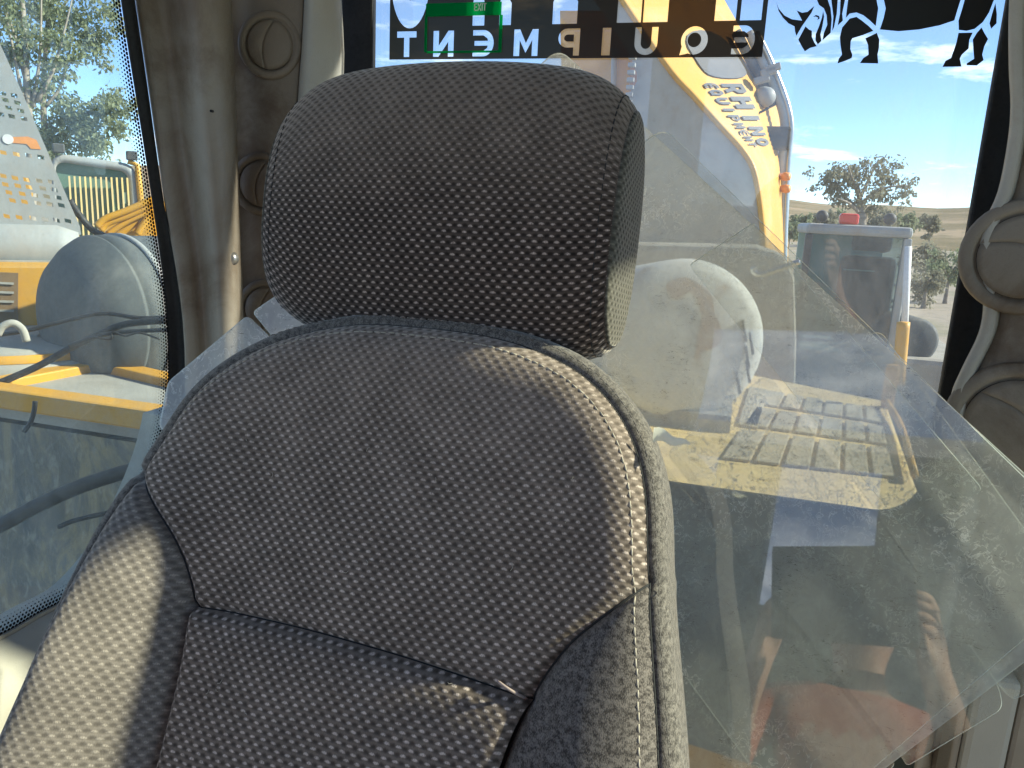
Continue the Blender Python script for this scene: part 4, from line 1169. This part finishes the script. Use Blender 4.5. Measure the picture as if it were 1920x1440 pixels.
# ================================================================== OUTSIDE BEHIND: THE OTHER MACHINE
mY = 7.0
om = empty("parked_machine", PY(1615, 560, mY) * 1.0, "dark glazed cab of another machine with red beacon, parked behind", "machine")
om.location.z = 0.0; WL[om] = Vector(om.location)
o0, o1 = PY(1512, 432, mY), PY(1712, 445, mY)
x0_, x1_ = o0.x, o1.x; zt_ = (o0.z + o1.z) / 2
zb_ = PY(1610, 665, mY).z
def cabglass():
    m = M("dark_cab_glass"); m.set(color=(0.05, 0.065, 0.08), rough=0.15, spec=0.6)
    m.surf(m.mixs(0.65, m.b.outputs[0], m.shader("ShaderNodeBsdfTransparent", Color=(0.75, 0.9, 0.95)))); return m.m
MT['cabglass'] = cabglass()
MB().box(x0_, x1_, mY, mY + 1.3, zt_ - 0.02, zt_ + 0.07).build("roof", MT['steel'], om, bev=0.03)
MB().box(x0_ + 0.04, x1_ - 0.04, mY + 0.02, mY + 0.03, zb_, zt_ - 0.02).build("windscreen", MT['cabglass'], om)
MB().box(x0_, x0_ + 0.06, mY, mY + 0.08, zb_, zt_ - 0.02).build("post", MT['darksteel'], om, bev=0.012)
MB().box(x1_ - 0.06, x1_, mY, mY + 0.08, zb_, zt_ - 0.02).build("post", MT['steel'], om, bev=0.012)
MB().box(x0_ + 0.02, x1_ - 0.02, mY + 1.2, mY + 1.26, zb_, zt_ - 0.02).build("rear_wall", MT['greenseat'], om)
sc0 = PY(1622, 560, mY + 0.7)
MB().box(sc0.x - 0.24, sc0.x + 0.24, mY + 0.75, mY + 0.9, zb_, sc0.z + 0.38).build("seat_back", MT['black'], om, bev=0.06)
MB().box(sc0.x - 0.17, sc0.x + 0.17, mY + 0.72, mY + 0.84, sc0.z + 0.42, sc0.z + 0.66).build("seat_headrest", MT['black'], om, bev=0.05)
for (a, b, c, d) in ((1582, 468, 1650, 478), (1582, 504, 1640, 510)):
    pa, pb = PY(a, b, mY + 0.05), PY(c, d, mY + 0.05)
    MB().box(pa.x, pb.x, mY + 0.05, mY + 0.07, pb.z, pa.z).build("cross_strip", MT['greenseat'], om)
bc = PY(1590, 421, mY + 0.1)
MB().box(bc.x - 0.075, bc.x + 0.075, bc.y - 0.05, bc.y + 0.05, zt_ + 0.07, zt_ + 0.16).build("beacon", MT['red'], om, bev=0.02)
for xx in (1540, 1668):
    c2 = PY(xx, 420, mY + 0.1)
    MB().lathe([(0.0001, 0.02), (0.04, 0.018), (0.05, -0.015), (0.03, -0.05)], Vector((c2.x, c2.y, zt_ + 0.13)), (0, -1, 0), 18).build("work_lamp", MT['darksteel'], om, True)
MB().tube([PY(1703, 462, mY - 0.15), PY(1694, 660, mY - 0.15)], 0.028, 10).build("hand_rail", MT['white'], om, True)
MB().tube(smoothpts([PY(x, y, mY - 0.4) for x, y in ((1694, 604), (1690, 650), (1684, 720))], 4), 0.05, 10).build("yellow_post", MT['yellow'], om, True)
b0 = PY(1714, 640, mY + 0.2)
MB().lathe([(0.0001, 0.02), (0.17, 0.02), (0.20, 0.0), (0.20, -0.5)], b0, (0.2, -1, 0), 28).build("tank_end", MT['dome'], om, True)
MB().box(x0_ - 0.5, x1_ + 0.7, mY + 0.1, mY + 3.0, GZ + 0.7, zb_).build("body", MT['dust'], om, bev=0.05)
for xx in (x0_ - 0.2, x1_ + 0.4):
    MB().box(xx - 0.3, xx + 0.3, mY - 0.2, mY + 3.4, GZ, GZ + 0.75).build("track", MT['black'], om, bev=0.2)

# ================================================================== TREES
def tree(name, label, depth, trunk, limbs, clusters, nleaf, lsize, leaf, seed=1, group="gum trees", rt=0.10):
    rnd = random.Random(seed)
    tp = [PD(x, y, depth) for x, y in trunk]
    foot_ = Vector((tp[0].x, tp[0].y, GZ))
    e = empty(name, foot_, label, "tree", group)
    pts = smoothpts([foot_] + tp, 5); n = len(pts)
    MB().tube(pts, [rt * (1 - 0.8 * i / n) for i in range(n)], 8).build("trunk", MT['bark'], e, True)
    lm = MB()
    for L in limbs:
        dd = rnd.uniform(-0.04, 0.04) * depth
        q = smoothpts([PD(x, y, depth + dd * (i / max(len(L) - 1, 1))) for i, (x, y) in enumerate(L)], 4); n = len(q)
        lm.tube(q, [rt * 0.38 * (1 - 0.85 * i / n) for i in range(n)], 6)
    lm.build("limbs", MT['bark'], e, True, rec=False)
    V, Fc = [], []
    tot = sum(c[2] ** 2 for c in clusters)
    for (x, y, r_) in clusters:
        cen = PD(x, y, depth); rw = r_ / FPX * depth
        subs = [cen + Vector((rnd.gauss(0, 0.5) * rw, rnd.gauss(0, 0.6) * rw, rnd.gauss(0, 0.42) * rw)) for _ in range(9)]
        for _ in range(int(nleaf * r_ ** 2 / tot)):
            s_ = rnd.choice(subs)
            p = s_ + Vector((rnd.gauss(0, 0.20), rnd.gauss(0, 0.22), rnd.gauss(0, 0.17))) * rw
            a = Vector((rnd.gauss(0, 0.5), rnd.gauss(0, 0.5), -abs(rnd.gauss(0.5, 0.5)))).normalized()
            b = a.cross(Vector((rnd.gauss(0, 1), rnd.gauss(0, 1), rnd.gauss(0, 1)))).normalized()
            L = lsize * rnd.uniform(0.6, 1.4); W = L * 0.26
            i0 = len(V)
            V += [p, p + a * L * 0.5 + b * W, p + a * L, p + a * L * 0.5 - b * W]; Fc.append((i0, i0 + 1, i0 + 2, i0 + 3))
    mk("crown", V, Fc, leaf, e)
    return e
tree("gum_tree", "tall thin gum tree at the left picture edge behind the perforated guard", 13, [(60, 420), (58, 300), (50, 150), (42, 0), (35, -160)],
     [[(55, 250), (30, 120), (10, 20)], [(62, 200), (75, 100), (78, -40)], [(52, 120), (25, 60), (0, -20)], [(70, 190), (100, 130), (120, 60), (135, 0)], [(62, 200), (35, 110), (15, 95)]],
     [(20, 30, 60), (60, 60, 55), (10, 110, 50), (40, -40, 70), (70, 130, 45), (30, 170, 40), (5, 190, 50)], 6200, 0.085, MT['leafA'], 3)
tree("gum_tree", "spreading gum tree beside the dotted window border", 15, [(125, 430), (110, 330), (85, 250), (82, 160), (88, 60), (96, -80)],
     [[(85, 200), (112, 165), (128, 110), (140, 30)], [(85, 230), (120, 250), (170, 270), (230, 245)], [(84, 150), (120, 120), (165, 90), (190, 60)], [(90, 270), (130, 240), (180, 200), (205, 185)], [(92, 40), (120, 10), (150, -40)]],
     [(100, 215, 55), (150, 225, 60), (205, 215, 48), (130, 265, 50), (185, 265, 50), (90, 30, 48), (130, 60, 50), (180, 90, 45), (200, 20, 45), (110, 110, 32), (230, 190, 30), (95, 285, 45)], 9000, 0.09, MT['leafA'], 5)
tree("small_tree", "round dry-leaved tree behind the parked machine, centre of the rear view", 24, [(1616, 420), (1614, 400), (1612, 370), (1608, 345)],
     [[(1612, 395), (1585, 370), (1560, 345), (1535, 335)], [(1612, 385), (1640, 360), (1670, 350), (1705, 350)], [(1612, 375), (1600, 340), (1590, 310)], [(1612, 372), (1630, 335), (1645, 305)], [(1610, 398), (1590, 380), (1570, 372)]],
     [(1545, 335, 26), (1575, 320, 34), (1610, 315, 36), (1650, 322, 34), (1690, 345, 26), (1600, 350, 34), (1645, 360, 32), (1565, 355, 22), (1680, 365, 22), (1625, 385, 20), (1580, 378, 18)], 3600, 0.12, MT['leafB'], 9, group="trees behind the yard", rt=0.16)
for i, (x, y, r_, d_) in enumerate(((1500, 420, 24, 85), (1545, 414, 24, 92), (1580, 414, 22, 98), (1655, 412, 22, 90), (1700, 412, 20, 96), (1745, 414, 16, 110), (1480, 428, 20, 80), (1742, 478, 34, 34), (1778, 505, 36, 26), (1735, 525, 30, 24))):
    lab = ["grey-green bush beside the boom tubes", "grey-green bush left of the red beacon", "grey-green bush just behind the red beacon", "olive bush right of the small tree trunk", "olive bush above the right corner of the parked cab", "distant bush nearest the right window edge", "low bush touching the boom behind the tubes", "wide pale bush right of the parked cab", "large pale bush cut off by the black window seal", "low pale bush beside the white hand rail"][i]
    tree("bush", lab, d_, [(x, y + 25), (x, y + 5)], [[(x, y + 15), (x - 8, y)], [(x, y + 15), (x + 8, y - 4)]], [(x - 8, y, r_ * 0.7), (x + 8, y - 2, r_ * 0.7), (x, y + 8, r_)], 1300, 0.0052 * d_, MT['leafB'] if i % 2 else MT['leafA'], 20 + i, group="bushes behind the yard", rt=0.08)

# ================================================================== OUTSIDE LEFT
nh = ray(150, 500); nh = Vector((nh.x, nh.y, 0)).normalized()     # horizontal, away from the eye
hx_ = Vector((nh.y, -nh.x, 0))                                    # horizontal, to the right in the picture
def VP(px, py, depth): return PN(px, py, nh * depth, nh)
def to2(p): return (p.dot(hx_), p.z)
# tank deck
DZ = -0.46
tk = empty("hydraulic_tank", PZ(120, 760, DZ - 0.9) * 0.6, "yellow tank deck with round cover and edge rails outside the left window", "tank")
dk = [PZ(-260, 712, DZ), PZ(-260, 640, DZ), PZ(330, 668, DZ), PZ(420, 812, DZ)]
MB().prism(dk, (0, 0, -0.04)).build("deck_plate", MT['dust'], tk)
e0_, e1_ = PZ(-260, 712, DZ), PZ(420, 812, DZ)
ed = (e1_ - e0_).normalized(); en = Vector((-ed.y, ed.x, 0))
MB().obox((e0_ + e1_) / 2 + Vector((0, 0, 0.012)), ed, en, Vector((0, 0, 1)), (e1_ - e0_).length / 2, 0.030, 0.022).build("edge_rail", MT['yellow'], tk, bev=0.006)
f0_, f1_, f2_ = PZ(-60, 738, DZ), PZ(190, 690, DZ), PZ(380, 735, DZ)
for a, b in ((f0_, f1_), (f1_, f2_)):
    dd = (b - a).normalized()
    MB().obox((a + b) / 2 + Vector((0, 0, 0.008)), dd, Vector((-dd.y, dd.x, 0)), Vector((0, 0, 1)), (b - a).length / 2, 0.028, 0.014).build("deck_rib", MT['yellow'], tk, bev=0.004)
capc = PZ(38, 668, DZ)
cp = MB().lathe([(0.30, 0.0), (0.30, 0.025), (0.27, 0.028), (0.262, 0.030), (0.262, 0.052), (0.25, 0.060), (0.10, 0.064), (0.0001, 0.064)], capc, (0, 0, 1), 48).build("round_cover", MT['dust'], tk, True)
MB().lathe([(0.272, 0.029), (0.272, 0.049), (0.264, 0.0495)], capc, (0, 0, 1), 48).build("cover_rim", MT['yellow'], cp, True)
ha = [VP(x, y, 1.95) for x, y in ((-5, 628), (5, 612), (25, 606), (42, 618), (50, 640))]
MB().tube(smoothpts(ha, 5), 0.008, 8).build("lift_handle", MT['dust'], cp, True)
for (x, y) in ((145, 652), (60, 640)):
    c2 = PZ(x, y, DZ + 0.05)
    MB().obox(c2, hx_, nh, Vector((0, 0, 1)), 0.018, 0.018, 0.02).build("cover_clip", MT['dust'], cp, bev=0.005)
c2 = PZ(238, 678, DZ + 0.02)
MB().lathe([(0.0001, 0.02), (0.012, 0.018), (0.018, 0.0), (0.018, -0.015)], c2, (0, 0, 1), 8).build("bolt_head", MT['white'], tk, True)
sidew = [e0_ + Vector((0, 0, -0.05)), e1_ + Vector((0, 0, -0.05)), e1_ + Vector((0, 0, -1.7)), e0_ + Vector((0, 0, -1.7))]
def sidemat():
    m = M("dirty_tank_side")
    v = m.mapping(m.coord(), (1, 1, 0.5))
    a = m.noise(7, 7, 0.66, v, 0.8); b = m.noise(38, 5, 0.65, v, 0.5)
    c = m.ramp(a, [(0.34, (0.07, 0.085, 0.09)), (0.48, (0.15, 0.145, 0.12)), (0.58, (0.30, 0.25, 0.15)), (0.68, (0.13, 0.16, 0.18))])
    c = m.mix(m.math('MULTIPLY', m.sstep(b, 0.5, 0.72), 0.5), c, (0.42, 0.40, 0.33))
    m.set(color=c, rough=0.75); m.bump(b, 0.3, 0.004); return m.m
MT['side'] = sidemat()
MB().prism(sidew, en * 0.05).build("side_plate", MT['side'], tk)
for nm, pl, r_, dep, lab in (("rubber_hose", [(-60, 1010), (0, 985), (70, 948), (150, 912), (230, 886), (300, 870)], 0.012, 1.25, "thick black hose crossing the lower left window"),
                        ("rubber_hose", [(-60, 742), (60, 692), (125, 657), (190, 625), (240, 607), (320, 600)], 0.008, 1.75, "black hose running up across the grey air cleaner"),
                        ("rubber_hose", [(-60, 635), (40, 622), (110, 605), (190, 588), (260, 596), (330, 594)], 0.005, 1.78, "uppermost black hose below the yellow box"),
                        ("rubber_hose", [(130, 648), (185, 630), (240, 622), (330, 618)], 0.005, 1.74, "lowest black hose ending behind the dotted border"),
                        ("thin_cable", [(175, 632), (208, 636), (211, 622), (235, 630), (262, 624), (300, 636)], 0.0025, 1.73, "thin wavy cable under the black hoses"),
                        ("thin_cable", [(110, 988), (140, 976), (200, 962), (240, 955), (290, 950)], 0.004, 1.24, "thin black cable under the thick lower hose"),
                        ("thin_cable", [(45, 810), (58, 790), (64, 770), (66, 752)], 0.004, 1.33, "short black cable hanging from the yellow rail")):
    props(MB().tube(smoothpts([PD(x, y, dep) for x, y in pl], 6), r_, 10).build(nm, MT['black'], None, True), lab, "hose" if nm == "rubber_hose" else "cable")
# air cleaner
ac = VP(165, 600, 2.35)
aax = (hx_ * 0.86 + nh * 0.5).normalized()
ar = 0.225
acl = empty("air_cleaner", ac + Vector((0, 0, -0.3)), "big round grey air cleaner housing left of the dotted border", "air cleaner")
MB().lathe([(0.0001, -0.075), (ar * 0.45, -0.07), (ar * 0.75, -0.045), (ar * 0.92, -0.005), (ar * 0.99, 0.022), (ar, 0.026), (ar * 0.975, 0.029), (ar * 0.975, 0.036), (ar * 1.0, 0.039), (ar * 1.005, 0.08), (ar * 0.99, 0.085), (ar * 0.99, 0.8)], ac, aax, 64).build("housing", MT['dome'], acl, True)
MB().lathe([(ar * 0.995, 0.090), (ar * 1.025, 0.092), (ar * 1.025, 0.104), (ar * 0.995, 0.106)], ac, aax, 64).build("clamp_band", MT['steel'], acl, True)
# yellow box with brown panel
yb_ = empty("equipment_box", VP(40, 610, 2.7), "yellow box with brown louvred panel under the grey beam", "box")
MB().prism([VP(x, y, 2.7) for x, y in ((-300, 500), (112, 503), (106, 640), (-300, 640))], nh * 0.3).build("body", MT['yellow'], yb_)
MB().prism([VP(x, y, 2.69) for x, y in ((-60, 508), (34, 512), (33, 640), (-60, 640))], nh * 0.005).build("panel", MT['brown'], yb_)
for k in range(4):
    MB().prism([VP(x, y, 2.685) for x, y in ((-50, 526 + k * 18), (26, 530 + k * 17), (26, 534 + k * 17), (-50, 530 + k * 18))], nh * 0.003).build("louvre", MT['dust'], yb_)
# grey beam and perforated guard
gd = empty("perforated_guard", VP(60, 500, 2.95), "grey steel guard plate with rows of rectangular holes at far left", "guard plate")
MB().tube([VP(-320, 462, 3.02), VP(110, 466, 3.02), VP(150, 466, 3.02)], [0.082, 0.082, 0.06], 24).build("beam", MT['steel'], gd, True)
MB().prism([VP(x, y, 2.92) for x, y in ((-320, 484), (112, 490), (108, 502), (-320, 499))], nh * 0.25).build("beam_lip", MT['dust'], gd)
GP = 3.0
holes = []
for (a, b) in ((35, 225), (170, 250), (65, 305), (210, 340), (105, 400), (250, 435), (10, 475), (140, 500), (290, 530), (40, 935), (195, 955), (345, 970), (490, 990), (40, 1215), (180, 1240), (320, 1262), (470, 1274), (615, 1288)):
    holes.append((a / 6.4, 140 + b / 6.4))
for (a, b) in ((60, 35), (200, 50), (325, 65), (480, 78), (610, 95), (100, 125), (250, 140), (390, 155), (525, 170), (655, 183), (140, 215), (275, 230), (425, 245), (560, 257), (690, 270), (75, 392), (215, 405), (370, 415), (505, 427), (635, 438), (765, 446)):
    holes.append((a / 6.0, 340 + b / 6.0))
def hq(x, y, w_=6.2, h_=3.6):
    s_ = 0.8
    return [to2(VP(a, b, GP)) for a, b in ((x - w_ - s_, y - h_ - 1.5), (x + w_ - s_, y - h_ + 1.2), (x + w_ + s_, y + h_ + 1.5), (x - w_ + s_, y + h_ - 1.2))]
outer = [to2(VP(x, y, GP)) for x, y in ((-330, -60), (-58, -60), (0, 82), (40, 170), (100, 310), (150, 425), (152, 440), (-330, 440))]
cu = bpy.data.curves.new("t", 'CURVE'); cu.dimensions = '2D'; cu.fill_mode = 'BOTH'
for s in [outer] + [hq(*h) for h in holes]:
    s3 = cu.splines.new('POLY'); s3.points.add(len(s) - 1); s3.use_cyclic_u = True
    for p, q_ in zip(s3.points, s): p.co = (q_[0], q_[1], 0, 1)
tmp = bpy.data.objects.new("tmp", cu); col.objects.link(tmp)
me = bpy.data.meshes.new_from_object(tmp.evaluated_get(bpy.context.evaluated_depsgraph_get()))
gv = [hx_ * v.co.x + nh * GP + Vector((0, 0, v.co.y)) for v in me.vertices]; gf = [list(p.vertices) for p in me.polygons]
bpy.data.objects.remove(tmp); bpy.data.curves.remove(cu); bpy.data.meshes.remove(me)
gpl = mk("plate", gv, gf, MT['steel'], gd)
smd = gpl.modifiers.new("solid", 'SOLIDIFY'); smd.thickness = 0.008; smd.offset = 0
st_ = [VP(x, y, GP - 0.006) for x, y in ((20, 257), (52, 256), (68, 262), (77, 280), (58, 279), (50, 270), (22, 268))]
MB().prism(st_, nh * 0.001).build("warning_sticker", MT['orange'], gd)
MB().lathe([(0.0001, 0.002), (0.015, 0.002), (0.015, 0)], VP(15, 261, GP - 0.005), -nh, 20).build("round_sticker", MT['white'], gd)
yb2 = empty("yellow_cover", VP(0, 440, 3.5), "yellow engine cover showing through the holes of the guard plate", "cover")
MB().prism([VP(x, y, 3.5) for x, y in ((-330, 270), (25, 270), (58, 360), (48, 450), (-330, 450))], nh * 0.2).build("panel", MT['yellow'], yb2)
# cab with guard bars further off
ob = 6.0
oc = empty("guarded_cab", VP(185, 600, ob), "grey framed green glass cab window behind yellow guard bars, far left", "cab")
oc.location.z = 0; WL[oc] = Vector(oc.location)
fo = roundpoly([VP(x, y, ob) for x, y in ((96, 286), (254, 308), (268, 470), (100, 470))], 0.09, 5)
fi = roundpoly([VP(x, y, ob) for x, y in ((104, 302), (240, 322), (252, 466), (108, 466))], 0.06, 5)
nf = len(fo)
MB().add(fo + fi + [p + nh * 0.1 for p in fo] + [p + nh * 0.1 for p in fi], [(i, (i + 1) % nf, nf + (i + 1) % nf, nf + i) for i in range(nf)] + [(i, 2 * nf + i, 2 * nf + (i + 1) % nf, (i + 1) % nf) for i in range(nf)] + [(nf + i, nf + (i + 1) % nf, 3 * nf + (i + 1) % nf, 3 * nf + i) for i in range(nf)]).build("frame", MT['steel'], oc, True)
def gg():
    m = M("green_cab_glass"); m.set(color=(0.13, 0.22, 0.18), rough=0.2, spec=0.6); return m.m
MT['cabgreen'] = gg()
MB().add([p + nh * 0.05 for p in fi], [list(range(nf))]).build("glass", MT['cabgreen'], oc)
for k in range(12):
    x = 128 + k * 9.9
    MB().prism([VP(a, b, ob - 0.02) for a, b in ((x, 330 + k * 0.3), (x + 3.4, 330 + k * 0.3), (x + 3.4 + 9, 468), (x + 9, 468))], nh * 0.015).build("guard_bar", MT['yellowdust'], oc)
MB().prism([VP(x, y, ob - 0.01) for x, y in ((229, 360), (237, 361), (237, 382), (230, 381))], nh * 0.02).build("reflector", MT['greenseat'], oc)
MB().tube([VP(240, 302, ob), VP(258, 310, ob), VP(264, 380, ob), VP(272, 460, ob)], 0.02, 8).build("yellow_post", MT['yellow'], oc, True)
bx_ = VP(180, 470, ob)
MB().prism([VP(x, 466, ob) + Vector((0, 0, 0)) for x in (60, 330)] + [VP(330, 466, ob) + Vector((0, 0, -2.4)), VP(60, 466, ob) + Vector((0, 0, -2.4))], nh * 1.2).build("body", MT['yellow'], oc)
for (x, y) in ((110, 278), (247, 292)):
    MB().obox(VP(x, y, ob), hx_, nh, Vector((0, 0, 1)), 0.035, 0.03, 0.03).build("lamp", MT['darksteel'], oc, bev=0.008)
# yellow pipes between
yp = empty("yellow_pipes", VP(230, 450, 4.4), "bundle of yellow hydraulic pipes beside the dotted border", "pipes")
for k, (pl, r_) in enumerate((([(180, 425), (198, 410), (235, 396), (300, 368)], 0.017), ([(188, 432), (202, 418), (240, 404), (300, 376)], 0.017), ([(200, 440), (230, 420), (262, 404), (320, 380)], 0.015), ([(256, 440), (268, 420), (285, 398), (320, 380)], 0.02), ([(216, 445), (250, 420), (280, 405), (330, 390)], 0.02))):
    MB().tube(smoothpts([VP(x, y, 4.4 + 0.02 * k) for x, y in pl], 5), r_, 8).build("pipe", MT['yellow'], yp, True)
MB().prism([VP(x, y, 4.6) for x, y in ((176, 470), (186, 430), (250, 404), (330, 385), (330, 470))], nh * 0.3).build("pipe_bracket", MT['yellow'], yp)
props(MB().tube(smoothpts([VP(x, y, 3.6) for x, y in ((130, 375), (150, 405), (172, 430), (190, 440), (205, 446))], 5), 0.013, 8).build("rubber_hose", MT['black'], None, True), "black hose between perforated guard and yellow pipes", "hose")

# ================================================================== THE PHOTOGRAPHER (seen only as a reflection in the sheets)
tabc = RT * 0.045 - UP * 0.070 - FW * 0.06
props(MB().obox(tabc, RT, UP, FW, 0.145, 0.098, 0.005).build("handheld_tablet", MT['black'], None, bev=0.006), "dark tablet mirrored in the clear sheets between two hands", "tablet")
def person():
    V, E, Rr = [], [], []
    def v(p, r): V.append(Vector(p)); Rr.append(r); return len(V) - 1
    def chain(i, pts):
        for p, r in pts:
            j = v(p, r); E.append((i, j)); i = j
        return i
    bx = 0.10
    pel = v((bx, -0.42, -0.80), 0.145)
    waist = chain(pel, [((bx, -0.41, -0.66), 0.13)])
    chest = chain(waist, [((bx, -0.40, -0.50), 0.145), ((bx, -0.39, -0.38), 0.13)])
    neck = chain(chest, [((bx, -0.37, -0.29), 0.06), ((bx, -0.35, -0.235), 0.052)])
    chain(neck, [((bx, -0.335, -0.17), 0.078), ((bx, -0.335, -0.11), 0.092), ((bx, -0.34, -0.04), 0.075)])
    for s, hand in ((-1, tabc - RT * 0.150 - UP * 0.045 - FW * 0.02), (1, tabc + RT * 0.150 - UP * 0.02 - FW * 0.02)):
        sh = chain(chest, [((bx + s * 0.17, -0.39, -0.36), 0.070)])
        el = Vector((bx + s * 0.27, -0.27, -0.50)) if s < 0 else Vector((bx + s * 0.26, -0.25, -0.44))
        wr = hand + Vector((s * 0.02, -0.05, -0.085))
        sp_ = V[sh]
        w_i = chain(sh, [(sp_.lerp(el, 0.5), 0.052), (el, 0.044), (el.lerp(wr, 0.4), 0.042), (wr, 0.028)])
        pm = chain(w_i, [(hand + Vector((s * 0.012, -0.03, -0.03)), 0.034)])
        kn = hand + Vector((s * 0.012, -0.018, 0.015))
        for f in range(4):
            a = kn + UP * (0.012 - 0.020 * f) * 1.0
            L = (0.9, 1.0, 0.95, 0.75)[f]
            chain(pm, [(a, 0.0095), (a + Vector((0, 0.022 * L, 0)) - RT * s * 0.012, 0.0090), (a + Vector((0, 0.030 * L, 0)) - RT * s * 0.034 * L, 0.0080)])
        th = hand + Vector((0, -0.035, 0.0))
        chain(pm, [(th - RT * s * 0.02, 0.011), (th - RT * s * 0.045 + UP * 0.015, 0.0095), (th - RT * s * 0.06 + UP * 0.03, 0.0085)])
    for s in (-1, 1):
        chain(pel, [((bx + s * 0.10, -0.42, -0.88), 0.095), ((bx + s * 0.12, -0.36, -1.05), 0.080), ((bx + s * 0.13, -0.30, -1.19), 0.058), ((bx + s * 0.13, -0.42, -1.205), 0.048), ((bx + s * 0.13, -0.50, -1.21), 0.036)])
    for a in range(len(V)):
        if V[a].y < -0.30: V[a] = V[a] + Vector((0, 0, 0.12 * min(max((V[a].z + 1.22) / 0.4, 0), 1)))
    me = bpy.data.meshes.new("person"); me.from_pydata([tuple(a) for a in V], E, [])
    o = bpy.data.objects.new("tmp", me); col.objects.link(o)
    o.modifiers.new("s", 'SKIN'); sub_ = o.modifiers.new("u", 'SUBSURF'); sub_.levels = 2; sub_.render_levels = 2
    for i, sv in enumerate(me.skin_vertices[0].data):
        sv.radius = (Rr[i], Rr[i]); sv.use_root = (i == 0)
    ev = o.evaluated_get(bpy.context.evaluated_depsgraph_get())
    m2 = bpy.data.meshes.new_from_object(ev)
    vs = [a.co.copy() for a in m2.vertices]; fs = [list(p.vertices) for p in m2.polygons]
    bpy.data.objects.remove(o); bpy.data.meshes.remove(m2)
    po = mk("person", vs, fs, MT['skin'], None, True)
    po.data.materials.append(MT['shirt']); po.data.materials.append(MT['trousers'])
    for p in po.data.polygons:
        c = p.center + WL[po] - Vector((0, 0, CZ))
        wide = abs(c.x - bx)
        if c.z < -0.66: p.material_index = 2
        elif c.y < -0.29 and c.z < -0.155: p.material_index = 1
    props(po, "person in orange shirt mirrored faintly in the clear sheets", "person")
    # hair, nose, ears, eyes
    h = Vector((bx, -0.335, 0.02))
    hv = []; hf = []
    for i in range(9):
        th = R(10 * i)
        for k in range(24):
            a = 2 * math.pi * k / 24
            r0 = 0.099
            front = max(0, math.sin(a))
            d = Vector((math.sin(th) * math.cos(a) * 0.9, math.sin(th) * math.sin(a) * (0.93 if front else 1.02), math.cos(th)))
            hv.append(h + Vector((0, -0.004, 0.02 + 0.02 * front)) + d * r0)
    for i in range(8):
        for k in range(24): hf.append((i * 24 + k, i * 24 + (k + 1) % 24, (i + 1) * 24 + (k + 1) % 24, (i + 1) * 24 + k))
    mk("hair", hv, hf, MT['hair'], po, True)
    MB().lathe([(0.0001, 0.03), (0.010, 0.022), (0.014, 0.0)], h + Vector((0, 0.082, -0.012)), (0, 0.8, -0.6), 10).build("nose", MT['skin'], po, True)
    MB().obox(h + Vector((0, 0.080, -0.052)), Vector((1, 0, 0)), Vector((0, 1, 0)), Vector((0, 0, 1)), 0.022, 0.008, 0.005).build("mouth", MT['lip'], po, bev=0.004)
    for s in (-1, 1):
        MB().lathe([(0.0001, 0.008), (0.008, 0.006), (0.011, 0)], h + Vector((s * 0.032, 0.082, 0.012)), (0, 1, 0), 10).build("eye", MT['white'], po, True)
        MB().lathe([(0.0001, 0.012), (0.016, 0.010), (0.022, 0.0)], h + Vector((s * 0.088, -0.005, -0.005)), (s, 0.2, 0), 12).build("ear", MT['skin'], po, True)
MT['skin'] = plain("skin", (0.50, 0.28, 0.19), 0.6)
MT['lip'] = plain("lips", (0.40, 0.16, 0.13), 0.6)
MT['hair'] = plain("dark_hair", (0.03, 0.022, 0.018), 0.7)
MT['shirt'] = worn("orange_shirt", (0.36, 0.09, 0.04), (0.44, 0.12, 0.05), 0.85, 6, bump=0.2)
MT['trousers'] = worn("navy_trousers", (0.03, 0.035, 0.06), (0.05, 0.055, 0.08), 0.9, 8)
person()
